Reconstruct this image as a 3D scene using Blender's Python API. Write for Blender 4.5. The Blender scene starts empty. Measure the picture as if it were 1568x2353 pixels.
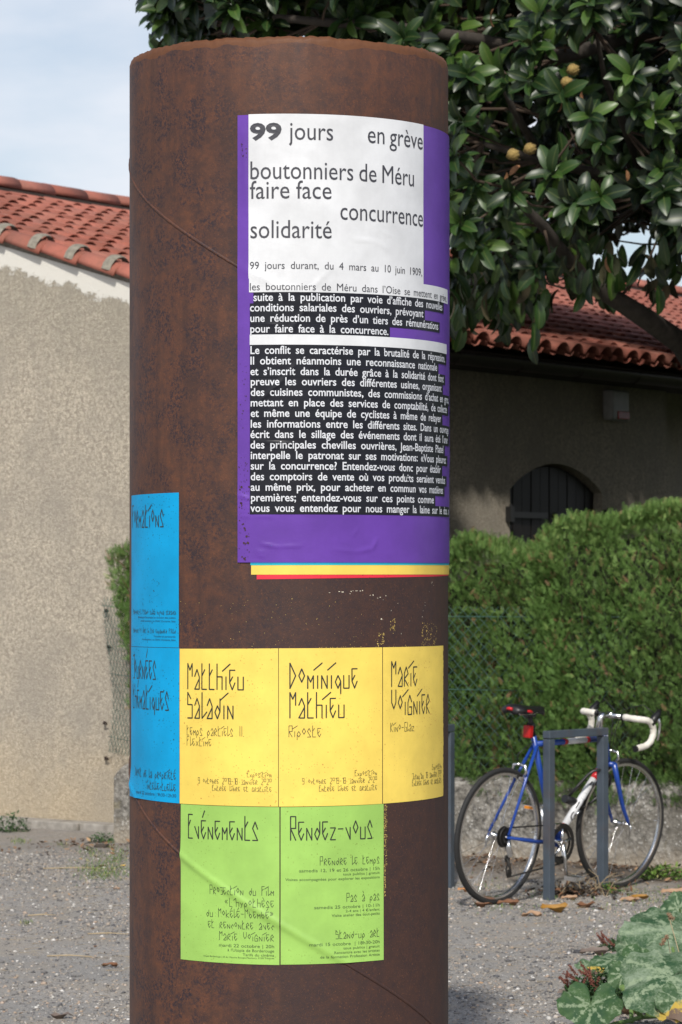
import bpy, math, random
import numpy as np
from mathutils import Vector, Matrix, Euler
R = math.radians
random.seed(7); rng = np.random.default_rng(7)
SC = bpy.context.scene
COL = SC.collection
# ------------------------------------------------------------------ camera, light, exposure
F = 6890.0                      # focal length in pixels of a 1568-pixel-wide picture
EYE = 1.6
cam_d = bpy.data.cameras.new('camera'); cam = bpy.data.objects.new('camera', cam_d); COL.objects.link(cam)
cam.location = (0, 0, EYE); cam.rotation_euler = (R(90), 0, 0)
cam_d.sensor_fit = 'HORIZONTAL'; cam_d.sensor_width = 24.0; cam_d.lens = F/1568*24
cam_d.shift_y = (1330-1176.5)/1568
cam_d.clip_start = 0.1; cam_d.clip_end = 3000
cam_d.dof.use_dof = True; cam_d.dof.focus_distance = 7.75; cam_d.dof.aperture_fstop = 13.0
SC.camera = cam
SUN_DIR = Vector((-0.07, -0.745, 0.66)).normalized()      # towards the sun
world = bpy.data.worlds.new('World'); SC.world = world; world.use_nodes = True
def setup_world():
    nt = world.node_tree; nt.nodes.clear(); N = nt.nodes.new; L = nt.links.new
    out = N('ShaderNodeOutputWorld'); bg = N('ShaderNodeBackground'); bg.inputs['Strength'].default_value = 0.122
    sky = N('ShaderNodeTexSky'); sky.sky_type = 'NISHITA'; sky.sun_disc = False
    sky.sun_elevation = math.asin(SUN_DIR.z); sky.sun_rotation = math.atan2(SUN_DIR.x, SUN_DIR.y)
    sky.air_density = 1.0; sky.dust_density = 1.6; sky.ozone_density = 1.0
    tc = N('ShaderNodeTexCoord'); mp = N('ShaderNodeMapping'); mp.inputs['Scale'].default_value = (3.0, 3.0, 8.0); mp.inputs['Location'].default_value = (0.75, 0.2, 0.35)
    L(tc.outputs['Generated'], mp.inputs['Vector'])
    n1 = N('ShaderNodeTexNoise'); n1.inputs['Scale'].default_value = 2.2; n1.inputs['Detail'].default_value = 6; n1.inputs['Roughness'].default_value = 0.5
    L(mp.outputs['Vector'], n1.inputs['Vector'])
    cr = N('ShaderNodeValToRGB'); cr.color_ramp.elements[0].position = 0.36; cr.color_ramp.elements[1].position = 0.62
    cr.color_ramp.elements[0].color = (0.25, 0.25, 0.25, 1); cr.color_ramp.elements[1].color = (0.97, 0.97, 0.97, 1)
    L(n1.outputs['Fac'], cr.inputs['Fac'])
    n2 = N('ShaderNodeTexNoise'); n2.inputs['Scale'].default_value = 5.0; n2.inputs['Detail'].default_value = 5
    L(mp.outputs['Vector'], n2.inputs['Vector'])
    cc = N('ShaderNodeMix'); cc.data_type = 'RGBA'; cc.inputs['A'].default_value = (6.5, 6.85, 7.6, 1); cc.inputs['B'].default_value = (7.9, 8.0, 8.4, 1)
    L(n2.outputs['Fac'], cc.inputs['Factor'])
    mx = N('ShaderNodeMix'); mx.data_type = 'RGBA'
    sx = N('ShaderNodeSeparateXYZ'); L(tc.outputs['Generated'], sx.inputs[0])
    el = N('ShaderNodeMapRange'); el.inputs['From Min'].default_value = 0.22; el.inputs['From Max'].default_value = 0.85; el.inputs['To Min'].default_value = 1.0; el.inputs['To Max'].default_value = 0.15
    L(sx.outputs['Z'], el.inputs['Value']); mu = N('ShaderNodeMath'); mu.operation = 'MULTIPLY'; L(cr.outputs['Color'], mu.inputs[0]); L(el.outputs['Result'], mu.inputs[1])
    L(mu.outputs[0], mx.inputs['Factor']); L(sky.outputs['Color'], mx.inputs['A']); L(cc.outputs['Result'], mx.inputs['B'])
    L(mx.outputs['Result'], bg.inputs['Color']); L(bg.outputs['Background'], out.inputs['Surface'])
setup_world()
sun_d = bpy.data.lights.new('sun', 'SUN'); sun = bpy.data.objects.new('sun', sun_d); COL.objects.link(sun)
sun_d.energy = 3.5; sun_d.angle = R(3); sun_d.color = (1.0, 0.95, 0.87)
sun.rotation_euler = SUN_DIR.to_track_quat('Z', 'Y').to_euler()
SC.view_settings.view_transform = 'Standard'; SC.view_settings.look = 'None'
SC.view_settings.exposure = 0.0; SC.view_settings.gamma = 1.0; SC.view_settings.use_curve_mapping = False
SC.render.engine = 'CYCLES'; SC.cycles.max_bounces = 8; SC.cycles.transparent_max_bounces = 8

# ------------------------------------------------------------------ helpers
def tag(o, label=None, cat=None, group=None, kind=None):
    if label: o['label'] = label
    if cat: o['category'] = cat
    if group: o['group'] = group
    if kind: o['kind'] = kind
    return o
def empty(name, loc=(0, 0, 0), rot=(0, 0, 0)):
    o = bpy.data.objects.new(name, None); COL.objects.link(o); o.location = loc; o.rotation_euler = rot
    o.empty_display_size = 0.1
    return o
def link(name, mesh, mat=None, parent=None):
    if mat is not None and not mesh.materials: mesh.materials.append(mat)
    o = bpy.data.objects.new(name, mesh); COL.objects.link(o)
    if parent is not None: o.parent = parent
    return o
def np_mesh(name, V, Fc, smooth=False, attrs=None, mats=None, mat_idx=None):
    """V (n,3); Fc list of equal-length index rows (m,k) or list of lists"""
    me = bpy.data.meshes.new(name)
    V = np.asarray(V, dtype=np.float32)
    if isinstance(Fc, np.ndarray):
        m, k = Fc.shape
        me.vertices.add(len(V)); me.vertices.foreach_set('co', V.ravel())
        me.loops.add(m*k); me.loops.foreach_set('vertex_index', Fc.astype(np.int32).ravel())
        me.polygons.add(m); me.polygons.foreach_set('loop_start', np.arange(0, m*k, k, dtype=np.int32))
        me.polygons.foreach_set('loop_total', np.full(m, k, dtype=np.int32))
        me.update(calc_edges=True)
    else:
        me.from_pydata([tuple(v) for v in V.tolist()], [], Fc); me.update()
    if smooth: me.polygons.foreach_set('use_smooth', np.ones(len(me.polygons), dtype=bool))
    if attrs:
        for an, arr in attrs.items():
            a = me.attributes.new(an, 'FLOAT', 'POINT'); a.data.foreach_set('value', np.asarray(arr, dtype=np.float32))
    if mats:
        for m_ in mats: me.materials.append(m_)
        if mat_idx is not None: me.polygons.foreach_set('material_index', np.asarray(mat_idx, dtype=np.int32))
    return me
class MB:
    def __init__(s): s.v = []; s.f = []; s.sm = []
    def add(s, vs, fs, smooth=False):
        b = len(s.v); s.v += [tuple(v) for v in vs]; s.f += [[i+b for i in f] for f in fs]; s.sm += [smooth]*len(fs); return s
    def box(s, c, size, M=None):
        x, y, z = size[0]/2, size[1]/2, size[2]/2
        vs = [Vector((a*x, b*y, d*z)) for a in (-1, 1) for b in (-1, 1) for d in (-1, 1)]
        if M is not None: vs = [M @ v for v in vs]
        vs = [v+Vector(c) for v in vs]
        return s.add(vs, [(0, 1, 3, 2), (4, 6, 7, 5), (0, 4, 5, 1), (2, 3, 7, 6), (0, 2, 6, 4), (1, 5, 7, 3)])
    def tube(s, pts, r, n=8, cap=True, smooth=True, flat=None):
        pts = [Vector(p) for p in pts]
        rs = r if isinstance(r, (list, tuple)) else [r]*len(pts)
        vs = []; fs = []; up = None
        for i, p in enumerate(pts):
            a = pts[max(0, i-1)]; b = pts[min(len(pts)-1, i+1)]
            t = (b-a).normalized() if (b-a).length > 1e-9 else Vector((0, 0, 1))
            if up is None:
                up = Vector((0, 0, 1)) if abs(t.z) < 0.9 else Vector((1, 0, 0))
            u = (up-t*up.dot(t)).normalized(); w = t.cross(u); up = u
            for k in range(n):
                an = 2*math.pi*(k+0.5)/n
                fu = flat if flat else 1.0
                vs.append(p+u*math.cos(an)*rs[i]*fu+w*math.sin(an)*rs[i])
        for i in range(len(pts)-1):
            for k in range(n):
                fs.append((i*n+k, i*n+(k+1) % n, (i+1)*n+(k+1) % n, (i+1)*n+k))
        s.add(vs, fs, smooth)
        if cap:
            b = len(s.v)-len(vs)
            s.f.append([b+k for k in range(n)][::-1]); s.sm.append(False)
            s.f.append([b+(len(pts)-1)*n+k for k in range(n)]); s.sm.append(False)
        return s
    def torus(s, c, Rr, r, n=64, k=10, axis='Y', flat=1.0):
        vs = []; fs = []
        for i in range(n):
            a = 2*math.pi*i/n
            for j in range(k):
                b = 2*math.pi*j/k
                rad = Rr+r*math.cos(b); h = r*flat*math.sin(b)
                vs.append((c[0]+rad*math.cos(a), c[1]+h, c[2]+rad*math.sin(a)))
        for i in range(n):
            for j in range(k):
                fs.append((i*k+j, i*k+(j+1) % k, ((i+1) % n)*k+(j+1) % k, ((i+1) % n)*k+j))
        return s.add(vs, fs, True)
    def prism(s, poly, y0, y1, map3=None):
        """polygon in (x,z), extruded between y0 and y1"""
        n = len(poly)
        vs = [(x, y0, z) for x, z in poly]+[(x, y1, z) for x, z in poly]
        if map3: vs = [map3(*v) for v in vs]
        fs = [list(range(n)), list(range(2*n-1, n-1, -1))]+[(i, i+n, (i+1) % n+n, (i+1) % n) for i in range(n)]
        return s.add(vs, fs)
    def mesh(s, name):
        me = bpy.data.meshes.new(name); me.from_pydata(s.v, [], s.f); me.update()
        me.polygons.foreach_set('use_smooth', np.array(s.sm, dtype=bool))
        return me
    def build(s, name, mat, parent=None, bevel=0):
        o = link(name, s.mesh(name), mat, parent)
        if bevel:
            m = o.modifiers.new('b', 'BEVEL'); m.width = bevel; m.segments = 2; m.limit_method = 'ANGLE'
        return o
def rotmats(n, yaw=None, pitch=None, roll=None):
    """batch of rotation matrices Rz(yaw) Ry(pitch) Rx(roll)"""
    y, p, r = yaw, pitch, roll
    cy, sy, cp, sp, cr, sr = np.cos(y), np.sin(y), np.cos(p), np.sin(p), np.cos(r), np.sin(r)
    M = np.empty((n, 3, 3))
    M[:, 0, 0] = cy*cp; M[:, 0, 1] = cy*sp*sr-sy*cr; M[:, 0, 2] = cy*sp*cr+sy*sr
    M[:, 1, 0] = sy*cp; M[:, 1, 1] = sy*sp*sr+cy*cr; M[:, 1, 2] = sy*sp*cr-cy*sr
    M[:, 2, 0] = -sp; M[:, 2, 1] = cp*sr; M[:, 2, 2] = cp*cr
    return M
def frame_mats(D, U):
    """batch: x axis along D, z axis near U"""
    X = D/np.linalg.norm(D, axis=1, keepdims=True)
    Y = np.cross(U, X); Y /= (np.linalg.norm(Y, axis=1, keepdims=True)+1e-9)
    Z = np.cross(X, Y)
    return np.stack([X, Y, Z], axis=2)
def scatter(name, bv, bf, M, S, P, rnd=None, smooth=False, extra=None):
    n = len(P); bv = np.asarray(bv, float); bf = np.asarray(bf)
    S = np.asarray(S)
    if S.ndim == 1: S = S[:, None]
    loc = bv[None]*(S[:, None, :] if S.shape[1] in (1, 3) else S)
    V = np.einsum('nij,nkj->nki', M, loc)+P[:, None, :]
    V = V.reshape(-1, 3)
    Fc = (bf[None]+(np.arange(n)*len(bv))[:, None, None]).reshape(-1, bf.shape[1])
    if rnd is None: rnd = rng.random(n)
    at = {'rnd': np.repeat(rnd, len(bv))}
    if extra is not None: at['ex'] = np.tile(extra, n)
    return np_mesh(name, V, Fc, smooth, at)

# ------------------------------------------------------------------ materials
class NT:
    def __init__(s, name):
        s.m = bpy.data.materials.new(name); s.m.use_nodes = True; s.nt = s.m.node_tree
        s.b = s.nt.nodes['Principled BSDF']
    def n(s, t, **k):
        nd = s.nt.nodes.new('ShaderNode'+t)
        for a, v in k.items():
            if a[0].isupper(): nd.inputs[a.replace('_', ' ')].default_value = v
            else: setattr(nd, a, v)
        return nd
    def l(s, a, b): s.nt.links.new(a, b)
    def co(s, kind='Object', scale=(1, 1, 1)):
        t = s.n('TexCoord'); m = s.n('Mapping'); m.inputs['Scale'].default_value = scale
        s.l(t.outputs[kind], m.inputs['Vector']); return m.outputs['Vector']
    def pos(s, scale=(1, 1, 1)):
        t = s.n('NewGeometry'); m = s.n('Mapping'); m.inputs['Scale'].default_value = scale
        s.l(t.outputs['Position'], m.inputs['Vector']); return m.outputs['Vector']
    def noise(s, vec, scale, detail=4, rough=0.55):
        n = s.n('TexNoise'); n.inputs['Scale'].default_value = scale; n.inputs['Detail'].default_value = detail; n.inputs['Roughness'].default_value = rough
        s.l(vec, n.inputs['Vector']); return n.outputs['Fac']
    def vor(s, vec, scale, out='Distance', feature='F1', rand=1.0):
        n = s.n('TexVoronoi'); n.feature = feature; n.inputs['Scale'].default_value = scale; n.inputs['Randomness'].default_value = rand
        s.l(vec, n.inputs['Vector']); return n.outputs[out]
    def ramp(s, fac, stops):
        n = s.n('ValToRGB'); el = n.color_ramp.elements
        while len(el) < len(stops): el.new(0.5)
        for e, (p, c) in zip(el, stops):
            e.position = p; e.color = (c, c, c, 1) if not isinstance(c, tuple) else (*c, 1)
        s.l(fac, n.inputs['Fac']); return n.outputs['Color']
    def mix(s, fac, a, b, mode='MIX'):
        n = s.n('Mix'); n.data_type = 'RGBA'; n.blend_type = mode
        for sock, v in (('Factor', fac), ('A', a), ('B', b)):
            if isinstance(v, (int, float)): n.inputs[sock].default_value = v
            elif isinstance(v, tuple): n.inputs[sock].default_value = (*v, 1)
            else: s.l(v, n.inputs[sock])
        return n.outputs['Result']
    def math(s, op, a, b=0.0):
        n = s.n('Math'); n.operation = op
        for i, v in enumerate((a, b)):
            if isinstance(v, (int, float)): n.inputs[i].default_value = v
            else: s.l(v, n.inputs[i])
        return n.outputs[0]
    def bump(s, h, strength=0.3, dist=0.002):
        n = s.n('Bump'); n.inputs['Strength'].default_value = strength; n.inputs['Distance'].default_value = dist
        s.l(h, n.inputs['Height']); s.l(n.outputs['Normal'], s.b.inputs['Normal'])
    def col(s, c):
        if isinstance(c, tuple): s.b.inputs['Base Color'].default_value = (*c, 1)
        else: s.l(c, s.b.inputs['Base Color'])
    def set(s, rough=0.6, metal=0.0, spec=0.5, **k):
        s.b.inputs['Roughness'].default_value = rough; s.b.inputs['Metallic'].default_value = metal
        s.b.inputs['Specular IOR Level'].default_value = spec
        return s
    def attr(s, name='rnd'):
        n = s.n('Attribute'); n.attribute_name = name; return n.outputs['Fac']
def plain(name, c, rough=0.6, metal=0.0, var=0.12, sc=20, bump=0.0, spec=0.5, dirt=None, dirt_amt=0.3):
    m = NT(name); v = m.co('Object'); nz = m.noise(v, sc, 5)
    lo = tuple(x*(1-var) for x in c); hi = tuple(min(1, x*(1+var)) for x in c)
    colr = m.ramp(nz, [(0.3, lo), (0.7, hi)])
    if dirt:
        dz = m.noise(v, sc*0.35, 6, 0.7)
        colr = m.mix(m.ramp(dz, [(0.5, 0.0), (0.68, dirt_amt)]), colr, dirt)
    m.col(colr); m.set(rough, metal, spec)
    if bump: m.bump(m.noise(v, sc*4, 4), bump)
    return m.m
# ------------------------------------------------------------------ poster column
CX, CY, CR = -0.1405, 8.1, 0.43
TOPZ = 2.989
def cyl(px, py, r=CR+0.001):
    """picture ray -> (theta, z) on the column's surface: theta 0 faces the camera, positive to the right"""
    a = (px-784)/F; b = (1330-py)/F
    A = a*a+1; B = -2*(a*CX+CY); C = CX*CX+CY*CY-r*r
    t = (-B-math.sqrt(max(0.0, B*B-4*A*C)))/(2*A)
    return math.atan2(a*t-CX, CY-t), EYE+b*t
SEAM0 = cyl(350, 475)
def seam_z(th, k=0): return SEAM0[1]-0.258*(th-SEAM0[0])-k*1.62
_cre = []
def crease(p, q, h, w):
    (a0, z0), (a1, z1) = cyl(*p), cyl(*q); _cre.append((a0*CR, z0, a1*CR, z1, h, w))
def c1(X, Y): return 516.9+X*.3663, 229.7+Y*.3663
def c2(X, Y): return 516.9+X*.3663, 603.1+Y*.3663
def c3(X, Y): return 516.9+X*.3663, 976.4+Y*.3663
for a, b, h, w, f in [((660, 1060), (480, 1250), .0011, .006, c1), ((160, 1075), (350, 1170), .0012, .010, c1), ((350, 1170), (560, 1215), .0009, .008, c1),
                      ((790, 870), (960, 895), .0010, .0035, c1), ((960, 895), (1030, 945), .0009, .0035, c1), ((970, 815), (1060, 870), .0008, .003, c1),
                      ((1060, 870), (1130, 985), .0007, .003, c1), ((1130, 985), (1215, 1150), .0006, .003, c1), ((760, 770), (830, 830), .0005, .003, c1), ((915, 770), (985, 880), .0005, .003, c1),
                      ((560, 215), (350, 520), .0013, .007, c2), ((440, 640), (390, 715), .0011, .005, c2), ((390, 715), (160, 925), .0014, .005, c2), ((860, 440), (935, 640), .0007, .004, c2),
                      ((935, 640), (925, 930), .0011, .0035, c2), ((380, 400), (250, 380), .0006, .004, c2), ((850, 930), (870, 800), .0006, .004, c2),
                      ((265, 110), (440, 120), .0013, .0035, c3), ((165, 100), (265, 110), .0006, .005, c3), ((930, 60), (1010, 210), .0007, .004, c3), ((1010, 210), (1200, 410), .0011, .0035, c3),
                      ((1200, 410), (1300, 520), .0009, .004, c3), ((450, 285), (520, 270), .0006, .004, c3), ((920, 350), (870, 540), .0007, .004, c3),
                      ((230, 745), (330, 765), .0013, .0035, c3), ((330, 765), (480, 758), .0008, .004, c3), ((200, 790), (250, 800), .0009, .004, c3), ((205, 815), (250, 825), .0008, .004, c3),
                      ((950, 720), (925, 775), .0011, .005, c3), ((925, 775), (830, 795), .0010, .005, c3), ((830, 795), (680, 780), .0006, .005, c3),
                      ((85, 440), (165, 470), .0016, .006, c3), ((90, 480), (160, 500), .0010, .004, c3), ((95, 510), (165, 525), .0010, .004, c3), ((100, 540), (165, 550), .0009, .004, c3), ((100, 570), (160, 575), .0008, .004, c3),
                      ((120, 200), (140, 700), .0010, .008, c1), ((840, 640), (800, 700), .0005, .004, c3), ((190, 572), (300, 575), .0006, .004, c3)]:
    crease(f(*a), f(*b), h, w)
CRE = np.array(_cre)
def relief(th, z, layer):
    """radial offset of a sheet pasted on the column, metres. layer: 'big' or 'small'"""
    th = np.asarray(th, float); z = np.asarray(z, float)
    out = np.zeros_like(th)
    cs = 0.258/CR; cosw = 1/math.sqrt(1+cs*cs)
    for k in (-1, 0, 1):
        d = (z-seam_z(th, k))*cosw
        if layer == 'big': out += 0.0012*np.exp(-(d/0.016)**2)
        else: out += 0.0031*np.exp(-(np.abs(d)/0.009)**2.4)+0.0016*np.exp(-((d-0.010)/0.022)**2)
    out += 0.00035*np.sin(th*9+z*7)*np.sin(z*13-th*4)
    if layer == 'big':
        x = th*CR
        for (x0, z0, x1, z1, h, w) in CRE:
            dx, dz = x1-x0, z1-z0; L2 = dx*dx+dz*dz
            t = np.clip(((x-x0)*dx+(z-z0)*dz)/L2, 0, 1)
            dd = (x-x0-t*dx)**2+(z-z0-t*dz)**2
            out += 1.8*h*np.exp(-dd/(w*w))*(0.35+0.65*np.sin(np.pi*np.clip(t, 0.08, 0.92)))
    return out
def wrap(th, z, r, layer):
    rr = r+relief(th, z, layer)
    return np.stack([CX+rr*np.sin(th), CY-rr*np.cos(th), z], axis=-1)
def sheet(name, a0, a1, z00, z01, z10, z11, r, mat, parent, layer='small', cell=0.006, ragged=0, curl=None):
    """grid on the cylinder: z00/z01 bottom left/right, z10/z11 top left/right"""
    nx = max(2, int(abs(a1-a0)*CR/cell)); ny = max(2, int(abs(z10-z00)/cell))
    nx = max(nx, int(abs(a1-a0)/R(1))+1)
    u, v = np.meshgrid(np.linspace(0, 1, nx+1), np.linspace(0, 1, ny+1), indexing='ij')
    th = a0+(a1-a0)*u
    z = (z00+(z01-z00)*u)*(1-v)+(z10+(z11-z10)*u)*v
    if ragged:
        jit = np.convolve(rng.normal(0, 1, ny+9), np.ones(5)/5, 'valid')[:ny+1]*ragged+rng.normal(0, ragged*.5, ny+1)
        th = th+jit[None]*(u > 0.999)
    rr = r+relief(th, z, layer)
    if curl is not None: rr = rr+curl(u, v)
    P = np.stack([CX+rr*np.sin(th), CY-rr*np.cos(th), z], axis=-1).reshape(-1, 3)
    i, j = np.meshgrid(np.arange(nx), np.arange(ny), indexing='ij'); b = (i*(ny+1)+j).ravel()
    Fc = np.stack([b, b+ny+1, b+ny+2, b+1], axis=1)
    return link(name, np_mesh(name, P, Fc, True), mat, parent)
def edge_shadow_none(): pass
# --- angular lettering: glyphs as strokes in a unit box (x 0..1, cap height 1)
G = {
'A': (1, [[(0, 0), (0, .6), (.5, 1), (1, .6), (1, 0)], [(0, .4), (1, .4)]]),
'D': (1, [[(0, 0), (0, 1), (1, .5), (0, 0)]]), 'E': (1, [[(1, 1), (0, 1), (0, 0), (1, 0)], [(0, .5), (.5, .76)]]),
'F': (1, [[(1, 1), (0, 1), (0, 0)], [(0, .5), (.6, .74)]]), 'G': (1, [[(1, 1), (0, 1), (0, 0), (1, 0), (1, .45), (.5, .45)]]),
'J': (.6, [[(.0, .92), (1, 1), (1, 0), (0, 0)]]), 'K': (1, [[(0, 1), (0, 0)], [(1, 1), (0, .45), (1, 0)]]),
'L': (1, [[(0, 1), (0, 0), (1, 0)]]), 'M': (1, [[(0, 0), (0, 1), (.5, .74), (1, 1), (1, .5)]]),
'P': (1, [[(0, 0), (0, 1), (1, 1), (1, .5), (0, .5)]]), 'R': (1, [[(0, 0), (0, 1), (1, 1), (1, .5), (0, .5), (1, 0)]]),
'S': (1, [[(.7, .75), (0, 1), (0, .52), (1, .52), (1, 0), (0, 0)]]), 'V': (1, [[(0, 1), (0, .5), (.5, .25), (1, .5), (1, 1)]]),
'a': (1, [[(0, .5), (.5, .77), (1, .48), (1, 0), (0, 0), (1, .42)]]), 'b': (1, [[(0, .77), (0, .25), (.5, 0), (1, .25), (.5, .5), (0, .25)]]),
'c': (.8, [[(1, .3), (.6, .5), (0, .25), (.5, 0)]]), 'd': (1, [[(1, .77), (1, .27), (.5, 0), (0, .25), (.5, .5), (1, .27)]]),
'e': (1, [[(1, .76), (0, .76), (0, .27), (.5, 0), (1, .27)], [(0, .28), (.55, .5)]]), 'f': (1, [[(1, 1), (0, 1), (0, 0)], [(0, .5), (.6, .72)]]),
'g': (1, [[(1, .5), (.5, .77), (0, .47), (0, 0), (1, 0), (1, .3), (.4, .3)]]), 'h': (1, [[(0, 1), (0, 0)], [(0, .5), (1, .5), (1, 0)]]),
'i': (.35, [[(0.2, 0), (0.2, .5)], [(-.5, .72), (1.0, 1)]]), 'j': (.7, [[(0, .77), (1, .77)], [(.5, .5), (.8, .4), (.8, 0), (.1, 0)]]),
'k': (1, [[(0, .85), (0, 0)], [(1, .5), (0, .25), (1, 0)]]), 'l': (.5, [[(0, 1), (0, 0), (1, .25)]]),
'm': (1, [[(0, 0), (0, .5), (.5, .25), (1, .5), (1, 0)]]), 'n': (1, [[(0, 0), (0, .5), (1, 0), (1, .5)]]),
'o': (1, [[(.5, .77), (1, .5), (.5, .25), (0, .5), (.5, .77)]]), 'p': (1, [[(0, -.25), (0, .27), (.5, .5), (1, .25), (.5, 0), (0, .2)]]),
'q': (1, [[(1, -.22), (1, .27), (.5, .5), (0, .25), (.5, 0), (1, .27)]]), 'r': (1, [[(0, 0), (0, .52), (.5, .77), (1, .5), (0, .3), (1, 0)]]),
's': (1, [[(1, .47), (.5, .77), (0, .5), (1, 0), (0, 0)]]), 't': (1, [[(0, 1), (0, 0), (1, 0)], [(0, .52), (.6, .77)]]),
'u': (1, [[(0, .5), (0, 0), (1, 0), (1, .5)]]), 'v': (1, [[(0, .5), (.9, 0), (.9, .5)]]), 'x': (1, [[(0, 0), (1, .5)], [(0, .5), (1, 0)]]),
'y': (1, [[(0, .5), (.5, .25)], [(1, .5), (.1, -.15)]]), 'z': (1, [[(0, .5), (1, .5), (0, 0), (1, 0)]]),
'0': (1, [[(0, 1), (1, 1), (1, .5), (0, .5), (0, 1)]]), '1': (.4, [[(0, .9), (.7, 1), (.7, 0)]]), '2': (1, [[(0, 1), (1, 1), (1, .55), (0, .1), (0, 0), (1, 0)]]),
'3': (.9, [[(0, 1), (1, 1), (.4, .55), (1, .5), (1, 0), (0, 0)]]), '4': (.9, [[(0, 1), (0, .5), (1, .5)], [(1, 1), (1, 0)]]),
'8': (1, [[(0, 0), (0, 1), (1, 1), (1, 0), (0, 0)], [(0, .5), (1, .5)]]), '9': (1, [[(1, .5), (0, .5), (0, 1), (1, 1), (1, 0), (0, 0)]]),
'-': (1, [[(0, .45), (1, .45)]]), '|': (.3, [[(.5, 1), (.5, 0)]]), "'": (.4, [[(0, .74), (.9, 1)]]), '.': (.3, [[(.3, 0), (.5, .01)]]), 'I': (.2, [[(.5, 1), (.5, 0)]]),
'«': (1.2, [[(.5, .75), (.0, .55), (.5, .35)], [(1, .75), (.5, .55), (1, .35)]]), '»': (1.2, [[(.0, .75), (.5, .55), (.0, .35)], [(.5, .75), (1, .55), (.5, .35)]])}
G['é'] = (1, G['e'][1]+[[(.25, .9), (.75, 1.18)]]); G['è'] = (1, G['e'][1]+[[(.25, 1.15), (.7, .9)]]); G['à'] = (1, G['a'][1]+[[(.2, 1.15), (.6, .9)]])
GW, GS = 0.185, 0.105
def glyph_strokes(s):
    x = 0; out = []
    for ch in s:
        if ch == ' ': x += 0.34; continue
        w, st = G[ch]
        for pl in st: out.append([(x+a*GW, b) for a, b in pl])
        x += w*GW+GS
    return out, x-GS
def angular(acc, s, xl, xr, yb, cap, ref='l', weight=0.05):
    """one line of angular lettering, fitted between picture columns xl..xr; yb/cap in picture pixels at the reference end"""
    a0, _ = cyl(xl, yb); a1, _ = cyl(xr, yb); xe = xl if ref == 'l' else xr
    _, zb = cyl(xe, yb); _, zt = cyl(xe, yb-cap); H = zt-zb
    st, W = glyph_strokes(s); sx = (a1-a0)*CR/W
    w = weight*H*0.5
    k = 0
    for pl in st:
        for (p, q) in zip(pl, pl[1:]):
            P = np.array([p[0]*sx, p[1]*H]); Q = np.array([q[0]*sx, q[1]*H]); d = Q-P; L = np.linalg.norm(d)
            if L < 1e-7: continue
            d /= L; nrm = np.array([-d[1], d[0]])*w; n = max(1, int(L/0.004))
            base = len(acc[0]); k += 1
            ts = [-w*.75]+[L*i/n for i in range(n+1)]+[L+w*.75]
            for t in ts:
                sc_ = 0.45 if (t < 0 or t > L) else 1.0
                c = P+d*t
                for sg in (-1, 1):
                    pt = c+nrm*sg*sc_; acc[0].append((a0+pt[0]/CR, zb+pt[1], 0.00012*(k % 3)))
            for i in range(len(ts)-1): acc[1].append((base+2*i, base+2*i+1, base+2*i+3, base+2*i+2))
def text_mesh(s, bold=0.0, space=1.0, italic=0.0):
    c = bpy.data.curves.new('txt', 'FONT'); c.body = s; c.offset = bold; c.space_word = space; c.resolution_u = 3
    o = bpy.data.objects.new('txt', c); COL.objects.link(o); bpy.context.view_layer.update()
    m = bpy.data.meshes.new_from_object(o.evaluated_get(bpy.context.evaluated_depsgraph_get()))
    V = np.array([v.co[:2] for v in m.vertices]); Fc = [list(p.vertices) for p in m.polygons]
    bpy.data.objects.remove(o); bpy.data.curves.remove(c); bpy.data.meshes.remove(m)
    return V, Fc
def sans(acc, s, xl, xr, yb, cap, ref='l', bold=0.0, space=1.0, sxk=None):
    V, Fc = text_mesh(s, bold, space)
    a0, _ = cyl(xl, yb); a1, _ = cyl(xr, yb); xe = xl if ref == 'l' else xr
    _, zb = cyl(xe, yb); _, zt = cyl(xe, yb-cap); H = (zt-zb)/0.682
    x0, x1 = V[:, 0].min(), V[:, 0].max()
    base = len(acc[0])
    for x, y in V: acc[0].append((a0+(x-x0)/(x1-x0)*(a1-a0), zb+y*H, 0))
    for f in Fc: acc[1].append(tuple(i+base for i in f))
def lettering(acc, r, mat, parent, layer, name='lettering'):
    A = np.array(acc[0]); P = wrap(A[:, 0], A[:, 1], r+A[:, 2], layer)
    me = bpy.data.meshes.new(name); me.from_pydata(P.tolist(), [], acc[1]); me.update()
    o = link(name, me, mat, parent); o['kind'] = 'stuff'; return o

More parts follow.
